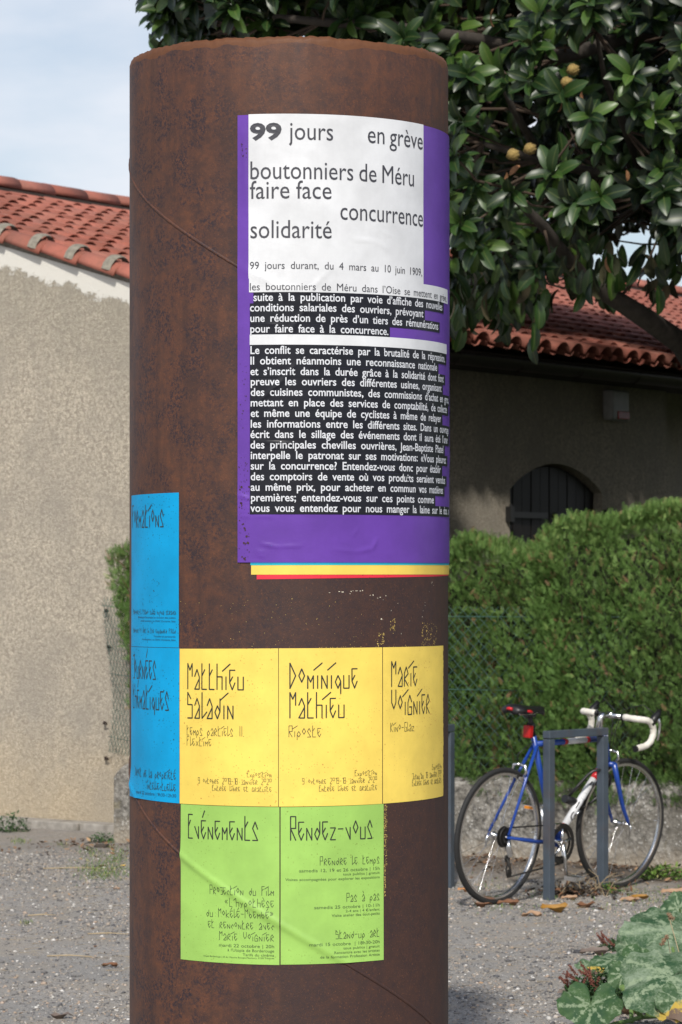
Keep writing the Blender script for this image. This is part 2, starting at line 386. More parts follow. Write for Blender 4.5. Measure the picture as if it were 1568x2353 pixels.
# materials of the column and its sheets
def rust_mat():
    m = NT('rusty_steel'); v = m.co('Object'); vs = m.co('Object', (1, 1, 0.45))
    big = m.noise(vs, 2.3, 5, 0.6); mid = m.noise(v, 14, 6, 0.65); fine = m.noise(v, 90, 4, 0.6)
    orange = (0.125, 0.052, 0.031); brown = (0.066, 0.032, 0.025); dark = (0.036, 0.0205, 0.019)
    c = m.ramp(big, [(0.30, brown), (0.52, (0.085, 0.043, 0.031)), (0.68, orange)])
    # side that weathers more (left, upper) is more orange
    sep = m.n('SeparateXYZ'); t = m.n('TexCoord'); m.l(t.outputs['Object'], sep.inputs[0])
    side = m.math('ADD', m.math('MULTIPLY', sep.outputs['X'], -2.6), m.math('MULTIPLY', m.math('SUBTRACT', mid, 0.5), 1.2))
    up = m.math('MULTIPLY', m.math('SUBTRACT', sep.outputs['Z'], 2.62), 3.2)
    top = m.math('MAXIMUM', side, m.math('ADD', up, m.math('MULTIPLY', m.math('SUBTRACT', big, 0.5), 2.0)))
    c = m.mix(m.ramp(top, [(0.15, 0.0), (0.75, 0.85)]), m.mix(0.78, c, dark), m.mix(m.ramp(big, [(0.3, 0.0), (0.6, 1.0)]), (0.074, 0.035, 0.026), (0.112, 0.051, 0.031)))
    # patchy bloom of orange over darker steel, then dark scale
    bloom = m.ramp(m.math('ADD', m.math('MULTIPLY', m.noise(v, 38, 6, 0.72), 0.75), m.math('MULTIPLY', mid, 0.3)), [(0.44, 0.0), (0.60, 1.0)])
    c = m.mix(m.math('MULTIPLY', bloom, m.ramp(top, [(0.0, 0.16), (0.7, 0.66)])), m.mix(0.30, c, (0.042, 0.022, 0.020)), m.mix(fine, (0.105, 0.040, 0.023), (0.165, 0.064, 0.030)))
    bl = m.math('MULTIPLY', m.ramp(m.noise(v, 12, 5, 0.65), [(0.42, 0.0), (0.56, 1.0)]), m.ramp(m.noise(v, 125, 6, 0.80), [(0.485, 0.0), (0.535, 1.0)]))
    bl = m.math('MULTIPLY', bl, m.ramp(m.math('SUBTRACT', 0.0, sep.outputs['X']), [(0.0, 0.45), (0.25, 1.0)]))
    c = m.mix(m.math('MULTIPLY', bl, 0.95), c, (0.024, 0.018, 0.025))
    c = m.mix(m.ramp(m.noise(v, 210, 3, 0.7), [(0.60, 0.0), (0.72, 0.5)]), c, (0.27, 0.105, 0.04))
    streak = m.noise(m.co('Object', (11, 11, 0.8)), 2.2, 5, 0.6)
    c = m.mix(m.ramp(streak, [(0.50, 0.0), (0.72, 0.55)]), c, (0.040, 0.023, 0.021))
    band = m.math('MULTIPLY', m.ramp(m.noise(m.co('Object', (2, 2, 30)), 1.6, 4, 0.6), [(0.45, 0.0), (0.7, 0.30)]), m.math('GREATER_THAN', sep.outputs['Z'], 1.0))
    c = m.mix(band, c, (0.055, 0.030, 0.026))
    # brighter flame-cut rim
    rim = m.ramp(m.math('ADD', sep.outputs['Z'], m.math('MULTIPLY', m.math('SUBTRACT', mid, 0.5), 0.05)), [(0.0, 0.0), (1.0, 0.0)])
    lim = m.math('GREATER_THAN', m.math('ADD', sep.outputs['Z'], m.math('MULTIPLY', m.math('SUBTRACT', m.noise(v, 9, 3), 0.5), 0.05)), TOPZ-0.020)
    c = m.mix(m.math('MULTIPLY', lim, 0.85), c, m.mix(fine, (0.10, 0.036, 0.016), (0.17, 0.068, 0.024)))
    m.col(c); m.set(0.62, 0.0, 0.35)
    rg = m.ramp(big, [(0.35, 0.52), (0.65, 0.72)]); m.l(rg, m.b.inputs['Roughness'])
    h = m.math('ADD', m.math('MULTIPLY', m.noise(v, 240, 3, 0.6), 0.5), m.math('MULTIPLY', mid, 0.9))
    m.bump(h, 0.55, 0.0016)
    return m.m
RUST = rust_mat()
def paper_mat(name, c, speck=None, amt=0.0, rough=0.5, sc=150, thr=0.16, spec=0.5, edge=None):
    m = NT(name); v = m.co('Object')
    n1 = m.noise(v, 6, 5, 0.6); c0 = tuple(x*0.86 for x in c); c1_ = tuple(min(1, x*1.05) for x in c)
    cc = m.ramp(n1, [(0.35, c0), (0.62, c1_)])
    cc = m.mix(m.ramp(m.noise(m.co('Object', (30, 30, 1.5)), 4, 4), [(0.5, 0.0), (0.8, 0.10)]), cc, tuple(x*0.75 for x in c))
    if speck:
        for s_, t_ in ((sc, thr), (sc*0.45, thr*0.75)):
            d = m.vor(v, s_); dens = m.ramp(m.noise(v, 7, 3), [(0.40, 0.0), (0.62, 1.0)])
            pick = m.math('GREATER_THAN', m.n_sep(m.vor(v, s_, 'Color')), 0.62)
            sp = m.math('MULTIPLY', m.math('MULTIPLY', m.math('LESS_THAN', d, t_), dens), pick)
            cc = m.mix(m.math('MULTIPLY', sp, amt), cc, speck)
    m.col(cc); m.set(rough, 0, spec); m.bump(m.math('ADD', m.math('MULTIPLY', m.noise(v, 60, 4), 0.25), m.math('ADD', m.math('MULTIPLY', m.noise(m.co('Object', (1, 1, 1.6)), 11, 3, 0.5), 2.2), m.math('MULTIPLY', m.noise(v, 26, 3, .5), .7))), 0.30, 0.0016)
    return m.m
def _nsep(self, colr):
    n = self.n('SeparateColor'); self.l(colr, n.inputs[0]); return n.outputs[0]
NT.n_sep = _nsep
P_BLUE = paper_mat('blue_poster_paper', (0.0, 0.33, 0.66), (0.01, 0.06, 0.10), 0.9, 0.6, 150, 0.22, spec=0.25)
P_YEL = paper_mat('yellow_poster_paper', (0.86, 0.64, 0.115), (0.45, 0.17, 0.03), 0.85, 0.5, 150, 0.18)
P_GRN = paper_mat('green_poster_paper', (0.32, 0.56, 0.115), (0.16, 0.20, 0.03), 0.6, 0.42, 150, 0.18)
P_PUR = paper_mat('purple_poster_paper', (0.125, 0.046, 0.34), (0.05, 0.012, 0.012), 0.0, 0.36, spec=0.35)
P_WHT = paper_mat('white_print', (0.685, 0.70, 0.72), (0.2, 0.1, 0.05), 0.0, 0.42, spec=0.3)
P_BLK = paper_mat('black_print', (0.011, 0.012, 0.018), None, 0, 0.36, spec=0.28)
P_TEAL = paper_mat('teal_poster_paper', (0.01, 0.42, 0.50), None, 0, 0.5)
P_YEL2 = paper_mat('plain_yellow_poster_paper', (0.84, 0.60, 0.10), None, 0, 0.5)
P_RED = paper_mat('red_poster_paper', (0.72, 0.022, 0.05), (0.1, 0.01, 0.01), 0.7, 0.5, 120, 0.2)
P_BLU2 = paper_mat('under_blue_poster_paper', (0.0, 0.22, 0.55), None, 0, 0.5)
INK = plain('dark_ink', (0.022, 0.026, 0.020), 0.5); INK_S = plain('green_ink', (0.045, 0.085, 0.03), 0.5); INK_B = plain('blue_ink', (0.004, 0.045, 0.10), 0.5)
INK_G = plain('grey_ink', (0.045, 0.046, 0.058), 0.5)

def build_column():
    col = empty('poster_column', (CX, CY, 0))
    tag(col, 'tall rusty steel pipe standing upright on the gravel, covered with coloured posters', 'advertising column')
    n = 360; zs = [-0.02]+list(np.linspace(0.05, TOPZ-0.02, 24))
    jag = np.convolve(rng.normal(0, 1, n), np.ones(5)/5, 'same')*0.0022+rng.normal(0, 0.0010, n)+0.0016*np.sin(np.linspace(0, 2*np.pi*7, n))
    th = np.linspace(0, 2*np.pi, n, endpoint=False)
    rows = []
    def ring(r, z): rows.append(np.stack([r*np.sin(th), -r*np.cos(th), z*np.ones(n)], axis=1))
    for z in zs: ring(CR, z)
    ring(CR-0.001+jag*0.3, TOPZ-0.012+jag); ring(CR-0.004, TOPZ+jag); ring(CR-0.013, TOPZ+jag*0.8-0.001); ring(CR-0.015, TOPZ-0.01); ring(CR-0.015, 1.2)
    V = np.concatenate(rows); m = len(rows)
    i, j = np.meshgrid(np.arange(m-1), np.arange(n), indexing='ij')
    Fc = np.stack([i*n+j, i*n+(j+1) % n, (i+1)*n+(j+1) % n, (i+1)*n+j], axis=2).reshape(-1, 4)
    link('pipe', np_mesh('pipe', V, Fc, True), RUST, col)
    # helical weld bead
    for k in (-1, 0, 1):
        b = MB(); pts = []; rr = []
        for q in range(0, 361):
            a = R(-180)+2*math.pi*q/360; z = seam_z(a, k)
            if 0.0 < z < TOPZ-0.015: pts.append(((CR-0.001)*math.sin(a), -(CR-0.001)*math.cos(a), z)); rr.append(0.0046+0.0003*math.sin(q*1.7)+random.uniform(-.0002, .0002))
        if len(pts) > 2: b.tube(pts, rr, 10, flat=None); o = b.build('weld_bead', RUST, col)
    # flat toe of the bead is squeezed into the wall: keep only a low ridge
    for o in [c for c in col.children if c.name.startswith('weld_bead')]:
        for v in o.data.vertices:
            rad = math.hypot(v.co.x, v.co.y); nr = CR-0.001+(rad-(CR-0.001))*0.8; v.co.x *= nr/rad; v.co.y *= nr/rad
    # torn scraps of old paper left on the steel
    acc = ([], [])
    def scrap(px, py, w, h, r=CR+0.0007):
        a, z = cyl(px, py); n_ = 6; b0 = len(acc[0]); acc[0].append((a, z, 0))
        for q in range(n_):
            an = 2*math.pi*q/n_+random.random()*.5; s = random.uniform(.5, 1.1)
            acc[0].append((a+math.cos(an)*w*s/2/CR/883*1.0, z+math.sin(an)*h*s/2/883, 0))
        for q in range(n_): acc[1].append((b0, b0+1+q, b0+1+(q+1) % n_))
    def cc(X, Y): return (1300+X/3.015)/1.7411, (2250+Y/3.015)/1.7411
    for X, Y, w, h in [(60, 365, 40, 8), (175, 352, 30, 10), (215, 358, 45, 14), (320, 350, 18, 18), (305, 378, 22, 10), (340, 343, 25, 7), (385, 344, 45, 10), (430, 346, 30, 9), (458, 340, 20, 18), (550, 398, 18, 10), (585, 395, 18, 20), (640, 432, 20, 8), (668, 420, 30, 14), (738, 403, 20, 16), (705, 452, 8, 8), (883, 494, 10, 10), (1298, 238, 12, 26), (1290, 255, 8, 20), (1315, 278, 16, 12), (1265, 355, 12, 10), (1212, 484, 10, 14), (1212, 521, 14, 14), (1191, 585, 8, 12), (1178, 658, 10, 16), (802, 582, 12, 18), (683, 685, 24, 26), (925, 860, 12, 26), (1027, 706, 10, 10), (700, 690, 8, 8)]:
        scrap(*cc(X, Y), w/3.015/1.741, h/3.015/1.741)
    white = ([*acc[0]], [*acc[1]]); acc[0].clear(); acc[1].clear()
    lettering(white, CR+0.0007, plain('pale_paper_scrap', (0.62, 0.56, 0.44), 0.7, var=.3), col, 'small', 'paper_scrap')['kind'] = 'stuff'
    for (xa, xb, ya, yb, N_) in [(632, 720, 845, 1020, 55), (788, 852, 680, 865, 42), (1172, 1250, 730, 1005, 55), (1225, 1355, 735, 1000, 110), (930, 985, 990, 1015, 6)]:
        for q in range(N_):
            X, Y = random.uniform(xa, xb), random.uniform(ya, yb)
            if math.sin(X*.11+Y*.02)+math.sin(Y*.07+X*.05) < -0.3: continue
            scrap(*cc(X, Y), random.uniform(5, 18)/3.015/1.741, random.uniform(6, 26)/3.015/1.741)
    for q in range(230):
        y = 1850+210*random.random()**1.3; scrap(random.uniform(883, 890 if y < 1990 else 887), y, random.uniform(.6, 3), random.uniform(.8, 4))
    for X in range(70):
        scrap(random.uniform(412, 880), random.uniform(1375, 1488)**1.0, random.uniform(.7, 2), random.uniform(.7, 2.6))
    for y in np.arange(1560, 1800, 3): scrap(1019.5, y+random.random()*3, random.uniform(.5, 2.0), random.uniform(1, 4))
    for x in np.arange(730, 1018, 5):
        if random.random() < .5: scrap(x, 1487-(x-730)*.011+random.random()*1.5, random.uniform(1, 4), random.uniform(.8, 2))
    lettering(acc, CR+0.0007, plain('yellow_paper_scrap', (0.60, 0.43, 0.12), 0.7, var=.4, sc=60), col, 'small', 'paper_scrap')['kind'] = 'stuff'
    for o in col.children:
        if o.name.startswith('paper_scrap'): o.matrix_parent_inverse = Matrix.Translation((-CX, -CY, 0))
    return col
build_column()

def poster(name, label, corners, r, mat, layer='small', ragged=0, cell=0.006, group=None, curl=None):
    """corners: picture points TL, TR, BR, BL"""
    (aTL, zTL), (aTR, zTR), (aBR, zBR), (aBL, zBL) = [cyl(*p) for p in corners]
    root = empty(name, (0, 0, 0)); tag(root, label, 'poster', group)
    a0, a1 = (aTL+aBL)/2, (aTR+aBR)/2
    sheet('paper', a0, a1, zBL, zBR, zTL, zTR, r, mat, root, layer, cell, ragged, curl)
    return root
RS = CR+0.0012; RT = RS+0.0005
def c4(X, Y): return 287.2+X*.2564, 1114.2+Y*.2564
def c5(X, Y): return 287.2+X*.2564, 1470.3+Y*.2564
def c6(X, Y): return 631.8+X*.2637, 1470.3+Y*.2637
def c7(X, Y): return 402.0+X*.20147, 1826.4+Y*.20147
def c8(X, Y): return 631.8+X*.20147, 1826.4+Y*.20147
def ang(acc, f, s, X0, X1, Yb, capY, ref='l', k=1.0, weight=0.05):
    (x0, y0), (x1, _) = f(X0, Yb), f(X1, Yb); angular(acc, s, x0, x1, y0, f(0, 1)[1]*capY-f(0, 0)[1]*capY, ref, weight)
def san(acc, f, s, X0, X1, Yb, capY, ref='l', bold=0.0, space=1.0):
    (x0, y0), (x1, _) = f(X0, Yb), f(X1, Yb); sans(acc, s, x0, x1, y0, (f(0, 1)[1]-f(0, 0)[1])*capY, ref, bold, space)

# blue posters
p = poster('poster', 'upper bright blue poster headed Formations at the left edge of the column', [(302.3, 1139), (411, 1131.7), (411.6, 1488.3), (302.3, 1485)], RS, P_BLUE)
A = ([], []); ang(A, c4, 'Formations', 70, 345, 375, 200, 'r', weight=.055)
ang(A, c4, 'Parcours 3 | Siamo sulla buona strada', 78, 455, 1163, 42, 'r', weight=.08); ang(A, c4, 'Parcours 4 | Art in the expanded field', 78, 455, 1333, 42, 'r', weight=.08)
lettering(A, RT, INK, p, 'small')
A = ([], [])
san(A, c4, 'Développer des projets en direction des publics', 122, 455, 1200, 16, 'r'); san(A, c4, '26-28 novembre | au CRAC Occitanie, Sète', 143, 455, 1232, 16, 'r')
san(A, c4, 'Travailler en partenariat', 258, 455, 1370, 16, 'r'); san(A, c4, '4-6 décembre | au CRAC Occitanie, Sète', 155, 455, 1400, 16, 'r')
lettering(A, RT, INK_B, p, 'small')
p = poster('poster', 'lower bright blue poster headed Journées thématiques, left of the yellow ones', [(302.3, 1486.0), (411.8, 1489.4), (412.9, 1846.5), (301.5, 1829)], RS, P_BLUE,
           curl=lambda u, v: 0.004*np.clip(1-u*6, 0, 1)*np.clip(1-v*5, 0, 1))
A = ([], []); ang(A, c5, 'Journées', 78, 278, 355, 215, 'r', weight=.05); ang(A, c5, 'thématiques', 75, 393, 632, 215, 'r', weight=.05)
ang(A, c5, 'Droit de la propriété', 98, 455, 1255, 78, 'r', weight=.07); ang(A, c5, 'intellectuelle', 200, 455, 1360, 78, 'r', weight=.07)
lettering(A, RT, INK, p, 'small')
A = ([], []); san(A, c5, 'mardi 22 octobre | 9h30-12h30', 107, 460, 1415, 30, 'r'); lettering(A, RT, INK_B, p, 'small')
# yellow posters
p = poster('poster', 'yellow poster with the name Matthieu Saladin, leftmost of the yellow row', [(412.9, 1490.8), (639.0, 1490.0), (640.2, 1853.8), (413.4, 1846.7)], RS, P_YEL)
A = ([], []); ang(A, c5, 'Matthieu', 565, 1062, 440, 228); ang(A, c5, 'Saladin', 565, 970, 700, 230)
lettering(A, RT, INK, p, 'small')
A = ([], []); ang(A, c5, 'temps partiels II.', 558, 1062, 853, 88, weight=.05); ang(A, c5, 'Flextime', 558, 775, 947, 80, weight=.05)
ang(A, c5, 'Exposition', 1097, 1313, 1233, 48, 'r', weight=.065); ang(A, c5, '9 octobre 2019-18 janvier 2020', 658, 1313, 1300, 52, 'r', weight=.065); ang(A, c5, 'Entrée libre et gratuite', 785, 1313, 1363, 50, 'r', weight=.065)
lettering(A, RT, INK, p, 'small')
p = poster('poster', 'yellow poster with the name Dominique Mathieu, middle of the yellow row', [(640.7, 1490.0), (878.2, 1487.6), (879.2, 1847.3), (641.4, 1853.8)], RS, P_YEL)
A = ([], []); ang(A, c6, 'Dominique', 132, 717, 425, 222); ang(A, c6, 'Mathieu', 132, 603, 682, 222); ang(A, c6, 'Riposte', 123, 402, 848, 98, weight=.05)
ang(A, c6, 'Exposition', 698, 888, 1187, 48, weight=.065); ang(A, c6, '9 octobre 2019-18 janvier 2020', 240, 888, 1258, 50, weight=.065); ang(A, c6, 'Entrée libre et gratuite', 387, 888, 1322, 50, weight=.065)
lettering(A, RT, INK, p, 'small')
p = poster('poster', 'yellow poster with the name Marie Voignier and a torn right edge', [(879.8, 1487.6), (1018.5, 1483.5), (1019.5, 1829), (880.6, 1847.0)], RS, P_YEL, ragged=0.006)
A = ([], []); ang(A, c6, 'Marie', 1017, 1238, 408, 218); ang(A, c6, 'Voignier', 1017, 1345, 657, 218); ang(A, c6, 'Kino-Glaz', 1008, 1210, 803, 78, weight=.055)
ang(A, c6, 'Exposition', 1370, 1450, 1133, 46, weight=.07); ang(A, c6, "Jusqu'au 18 janvier 2020", 1197, 1450, 1215, 50, weight=.07); ang(A, c6, 'Entrée libre et gratuite', 1197, 1450, 1275, 48, weight=.07)
lettering(A, RT, INK, p, 'small')
# green posters
p = poster('poster', 'green poster headed Evénements with a film screening, below the leftmost yellow one', [(415.7, 1847.9), (642.5, 1855.0), (642.3, 2218), (415.7, 2204.5)], RS, P_GRN, cell=0.0035)
A = ([], []); ang(A, c7, 'Evénements', 158, 945, 493, 270)
for s, x0, y, h in [('Projection du film', 402, 1130, 102), ("«L'hypothèse", 573, 1272, 96), ('du Mokélé-Mbembé»', 362, 1388, 98), ('et rencontre avec', 382, 1515, 95), ('Marie Voignier', 510, 1655, 98)]:
    ang(A, c7, s, x0, 1127, y, h, weight=.055)
lettering(A, RT, INK, p, 'small')
A = ([], [])
for s, x0, y, h in [('mardi 22 octobre | 20h', 505, 1732, 36), ("à l'Utopia de Borderouge", 602, 1786, 32), ('Tarifs du cinéma', 775, 1841, 30), ('Utopia Borderouge | 59 Av. Maurice Bourges-Maunoury, 31200 Toulouse', 328, 1845, 17)]:
    san(A, c7, s, x0, 1133, y, h, space=1.15)
lettering(A, RT, INK_S, p, 'small')
p = poster('poster', 'green poster headed Rendez-vous, right of the other green one', [(645.2, 1855.2), (881.6, 1847.7), (882.2, 2206), (645.2, 2217.2)], RS, P_GRN, cell=0.0035)
A = ([], []); ang(A, c8, 'Rendez-vous', 180, 1108, 520, 270)
for s, x0, y, h in [('Prendre le temps', 517, 807, 100), ('Pas à pas', 820, 1221, 98), ('Stand-up art', 695, 1645, 98)]: ang(A, c8, s, x0, 1190, y, h, weight=.055)
lettering(A, RT, INK, p, 'small')
A = ([], [])
for s, x0, y, h in [('samedis 12, 19 et 26 octobre | 15h', 278, 887, 36), ('tous publics | gratuit', 778, 922, 28), ('Visites accompagnées pour explorer les expositions', 120, 985, 30),
                    ('samedis 25 octobre | 10-11h', 450, 1307, 36), ('2-4 ans | 4 €/enfant', 808, 1342, 28), ('Visite atelier des tout-petits', 648, 1395, 30),
                    ('mardi 15 octobre  | 18h30-20h', 392, 1730, 36), ('tous publics | gratuit', 780, 1765, 28), ('Rencontre avec les artistes', 675, 1818, 30), ('de la formation Profession Artiste', 518, 1870, 30)]:
    san(A, c8, s, x0, 1195, y, h, space=1.15)
lettering(A, RT, INK_S, p, 'small')

# stack of large posters: red, yellow, blue-teal, purple on top
def big(name, label, xl, ytl, ybl, yr, r, mat, a1=R(100), slant=0.0, **k):
    (a0, zT), (_, zB) = cyl(xl, ytl), cyl(xl, ybl)
    root = empty(name); tag(root, label, 'poster')
    sheet('paper', a0, a1, zB, zB+slant, zT, zT+slant, r, mat, root, 'big', **k); return root
big('poster', 'red poster of which only the bottom strip shows, lowest of the layered stack', 590, 330, 1331.3, 0, CR+.0006, P_RED, slant=0.0115, cell=.0045)
big('poster', 'plain yellow poster whose bottom strip shows between the red and teal ones', 577.5, 300, 1320.5, 0, CR+.0014, P_YEL2, slant=0.001, cell=.0045, curl=lambda u, v: .003*np.clip((u-.86)*9, 0, 1)*np.clip(1-v*20, 0, 1))
big('poster', 'teal poster showing as a thin line along the bottom of the purple one', 576, 310, 1299.0, 0, CR+.0020, P_TEAL, slant=0.0025, cell=.0045)
big('poster', 'deep blue poster showing as a sliver beside the purple one at the right', 577, 315, 1294.6, 0, CR+.0026, P_BLU2, slant=0.001, cell=.0045, a1=R(104))
pur = empty('poster'); tag(pur, 'large purple poster with 99 jours in black on white over white text on black', 'poster')
RP = CR+.0034
aL, zT = cyl(545.2, 265); aL2, zB = cyl(548.6, 1292.5)
sheet('paper', (aL+aL2)/2, R(93), zB, zB, zT, zT, RP, P_PUR, pur, 'big', 0.0045)
RB = RP+.0010; RL = RP+.0018
aW0, zW0 = cyl(*c1(151, 90)); aW1, _ = cyl(*c1(1240, 300)); _, zW1 = cyl(*c1(155, 1120)); _, zW2 = cyl(*c1(158, 1207)); aW2, _ = cyl(*c1(1390, 1170))
sheet('white_panel', aW0, aW1, zW1, zW1, zW0, zW0, RB, P_WHT, pur, 'big', 0.006)
_, zWm = cyl(*c1(155, 1122)); 
sheet('white_panel', aW0+.003, aW2, zW2, zW2, zW1+.003, zW1+.003, RB+.0002, P_WHT, pur, 'big', 0.006)
_, zb0 = cyl(*c2(158, 517)); _, zb1 = cyl(*c2(158, 453))
sheet('white_panel', cyl(*c2(158, 480))[0], cyl(*c2(1385, 540))[0], zb0, zb0, zb1, zb1, RB, P_WHT, pur, 'big', 0.006)
lines = [(c2, 'suite à la publication par voie d’affiche des nouvelles', 182, 1355, 242), (c2, 'conditions salariales des ouvriers, prévoyant', 160, 1238, 307), (c2, 'une réduction de près d’un tiers des rémunérations', 162, 1330, 373), (c2, 'pour faire face à la concurrence.', 162, 1020, 440),
         (c2, 'Le conflit se caractérise par la brutalité de la répression.', 163, 1372, 574), (c2, 'Il obtient néanmoins une reconnaissance nationale', 163, 1323, 640), (c2, 'et s’inscrit dans la durée grâce à la solidarité dont font', 163, 1364, 707), (c2, 'preuve les ouvriers des différentes usines, organisant', 165, 1350, 771),
         (c2, 'des cuisines communistes, des commissions d’achat en gros,', 165, 1394, 837), (c2, 'mettant en place des services de comptabilité, de collecte', 165, 1383, 903), (c2, 'et même une équipe de cyclistes à même de relayer', 165, 1345, 969), (c2, 'les informations entre les différents sites. Dans un ouvrage', 165, 1392, 1036),
         (c3, 'écrit dans le sillage des événements dont il aura été l’une', 163, 1385, 82), (c3, 'des principales chevilles ouvrières, Jean-Baptiste Platel', 163, 1362, 148), (c3, 'interpelle le patronat sur ses motivations: «Vous pleurez', 165, 1378, 214), (c3, 'sur la concurrence? Entendez-vous donc pour établir', 165, 1346, 280),
         (c3, 'des comptoirs de vente où vos produits seraient vendus', 165, 1373, 347), (c3, 'au même prix, pour acheter en commun vos matières', 165, 1360, 413), (c3, 'premières; entendez-vous sur ces points comme', 167, 1303, 479), (c3, 'vous vous entendez pour nous manger la laine sur le dos. »', 163, 1396, 545)]
W = ([], [])
for i, (f, s, x0, x1, yb) in enumerate(lines):
    last = i in (3, 19)
    xa = 181 if i == 0 else 159
    t_ = f(xa, yb-(33 if i in (0,) else 55 if i == 4 else 50)); b_ = f(xa, yb+(16 if last else 16.3))
    if i == 0: t_ = f(xa, yb-50)
    (a0, z1), (_, z0) = cyl(*t_), cyl(*b_); a1, _ = cyl(min(f(x1+11, 0)[0], 1029.5), b_[1])
    if i == 0: z1 = zW2
    if i == 4: z1 = zb0
    if i == 3: z0 = zb1
    sheet('black_band', a0, a1, z0, z0, z1, z1, RB, P_BLK, pur, 'big', 0.0045)
    san(W, f, s, x0, x1, yb, 48, space=1.75, bold=0.013)
lettering(W, RL, plain('white_ink', (0.66, 0.68, 0.72), 0.45, var=.04), pur, 'big')
K = ([], [])
san(K, c1, '99', 160, 357, 249, 97, bold=0.036)
for s, x0, x1, yb, h, sp in [('jours', 402, 677, 249, 112, 1), ('en grève', 893, 1234, 268, 112, .8), ('boutonniers de Méru', 163, 1180, 498, 112, .8), ('faire face', 160, 667, 621, 112, .9), ('concurrence', 722, 1236, 750, 112, 1), ('solidarité', 163, 668, 868, 112, 1),
                         ('99 jours durant, du 4 mars au 10 juin 1909,', 160, 1230, 1062, 46, 1.9), ('les boutonniers de Méru dans l’Oise se mettent en grève,', 160, 1382, 1195, 46, 1.8)]:
    san(K, c1, s, x0, x1, yb, h, space=sp, bold=0.0)
lettering(K, RL, INK_G, pur, 'big')
# rust spots that have come through the purple margin
S = ([], [])
def spot(X, Y, r_, f=c3):
    a, z = cyl(*f(X, Y)); b0 = len(S[0]); S[0].append((a, z, 0)); rr = r_*.3663/883
    for q in range(9):
        an = 2*math.pi*q/9; s = rr*random.uniform(.6, 1.25); S[0].append((a+math.cos(an)*s/CR, z+math.sin(an)*s, 0))
    for q in range(9): S[1].append((b0, b0+1+q, b0+1+(q+1) % 9))
for X, Y, r_ in [(107, 390, 9), (97, 405, 6), (155, 390, 7), (105, 490, 8), (110, 505, 6), (118, 620, 5), (125, 648, 8), (130, 660, 5), (140, 698, 7), (122, 742, 7), (148, 740, 8), (133, 745, 5), (110, 828, 5), (125, 838, 8), (130, 845, 5), (95, 600, 4)]: spot(X, Y, r_)
for q in range(60): spot(random.uniform(90, 158), 200+640*random.random(), random.uniform(1.2, 3.5))
for q in range(16): spot(random.uniform(92, 140), random.uniform(540, 1090), random.uniform(1.5, 4), c2)
for q in range(18): spot(random.uniform(105, 142), random.uniform(275, 360), random.uniform(1.5, 4), c1)
lettering(S, RB, plain('rust_stain', (0.045, 0.012, 0.016), 0.6), pur, 'big', 'rust_spots')['kind'] = 'stuff'
# ------------------------------------------------------------------ ground
def P(px, py, d): return Vector(((px-784)/F*d, d, EYE+(1330-py)/F*d))
WALL0 = np.array([-1.38, 18.2]); WD = np.array([.857, -.515]); WN = np.array([.515, .857])     # low wall line, its direction, its back
def wall_uv(x, y): d0 = x-WALL0[0]; d1 = y-WALL0[1]; return d0*WD[0]+d1*WD[1], d0*WN[0]+d1*WN[1]
def gz(x, y):
    """ground height: a low bank of soil against the wall"""
    x = np.asarray(x, float); y = np.asarray(y, float)
    u, v = wall_uv(x, y)
    bank = np.clip((v+1.1)/0.9, 0, 1)*(x > -0.9)*np.clip((x+.9)/.6, 0, 1)
    z = 0.035*bank*bank*(3-2*bank)
    z = z+0.030*np.exp(-(((x-1.322)**2+(y-15.145)**2)/0.02))+0.014*np.exp(-(((x-1.030)**2+(y-14.845)**2)/0.015))
    z = z+0.006*np.sin(x*3.1+y*1.3)*np.sin(y*2.3-x)
    return z*(v < 3)+0
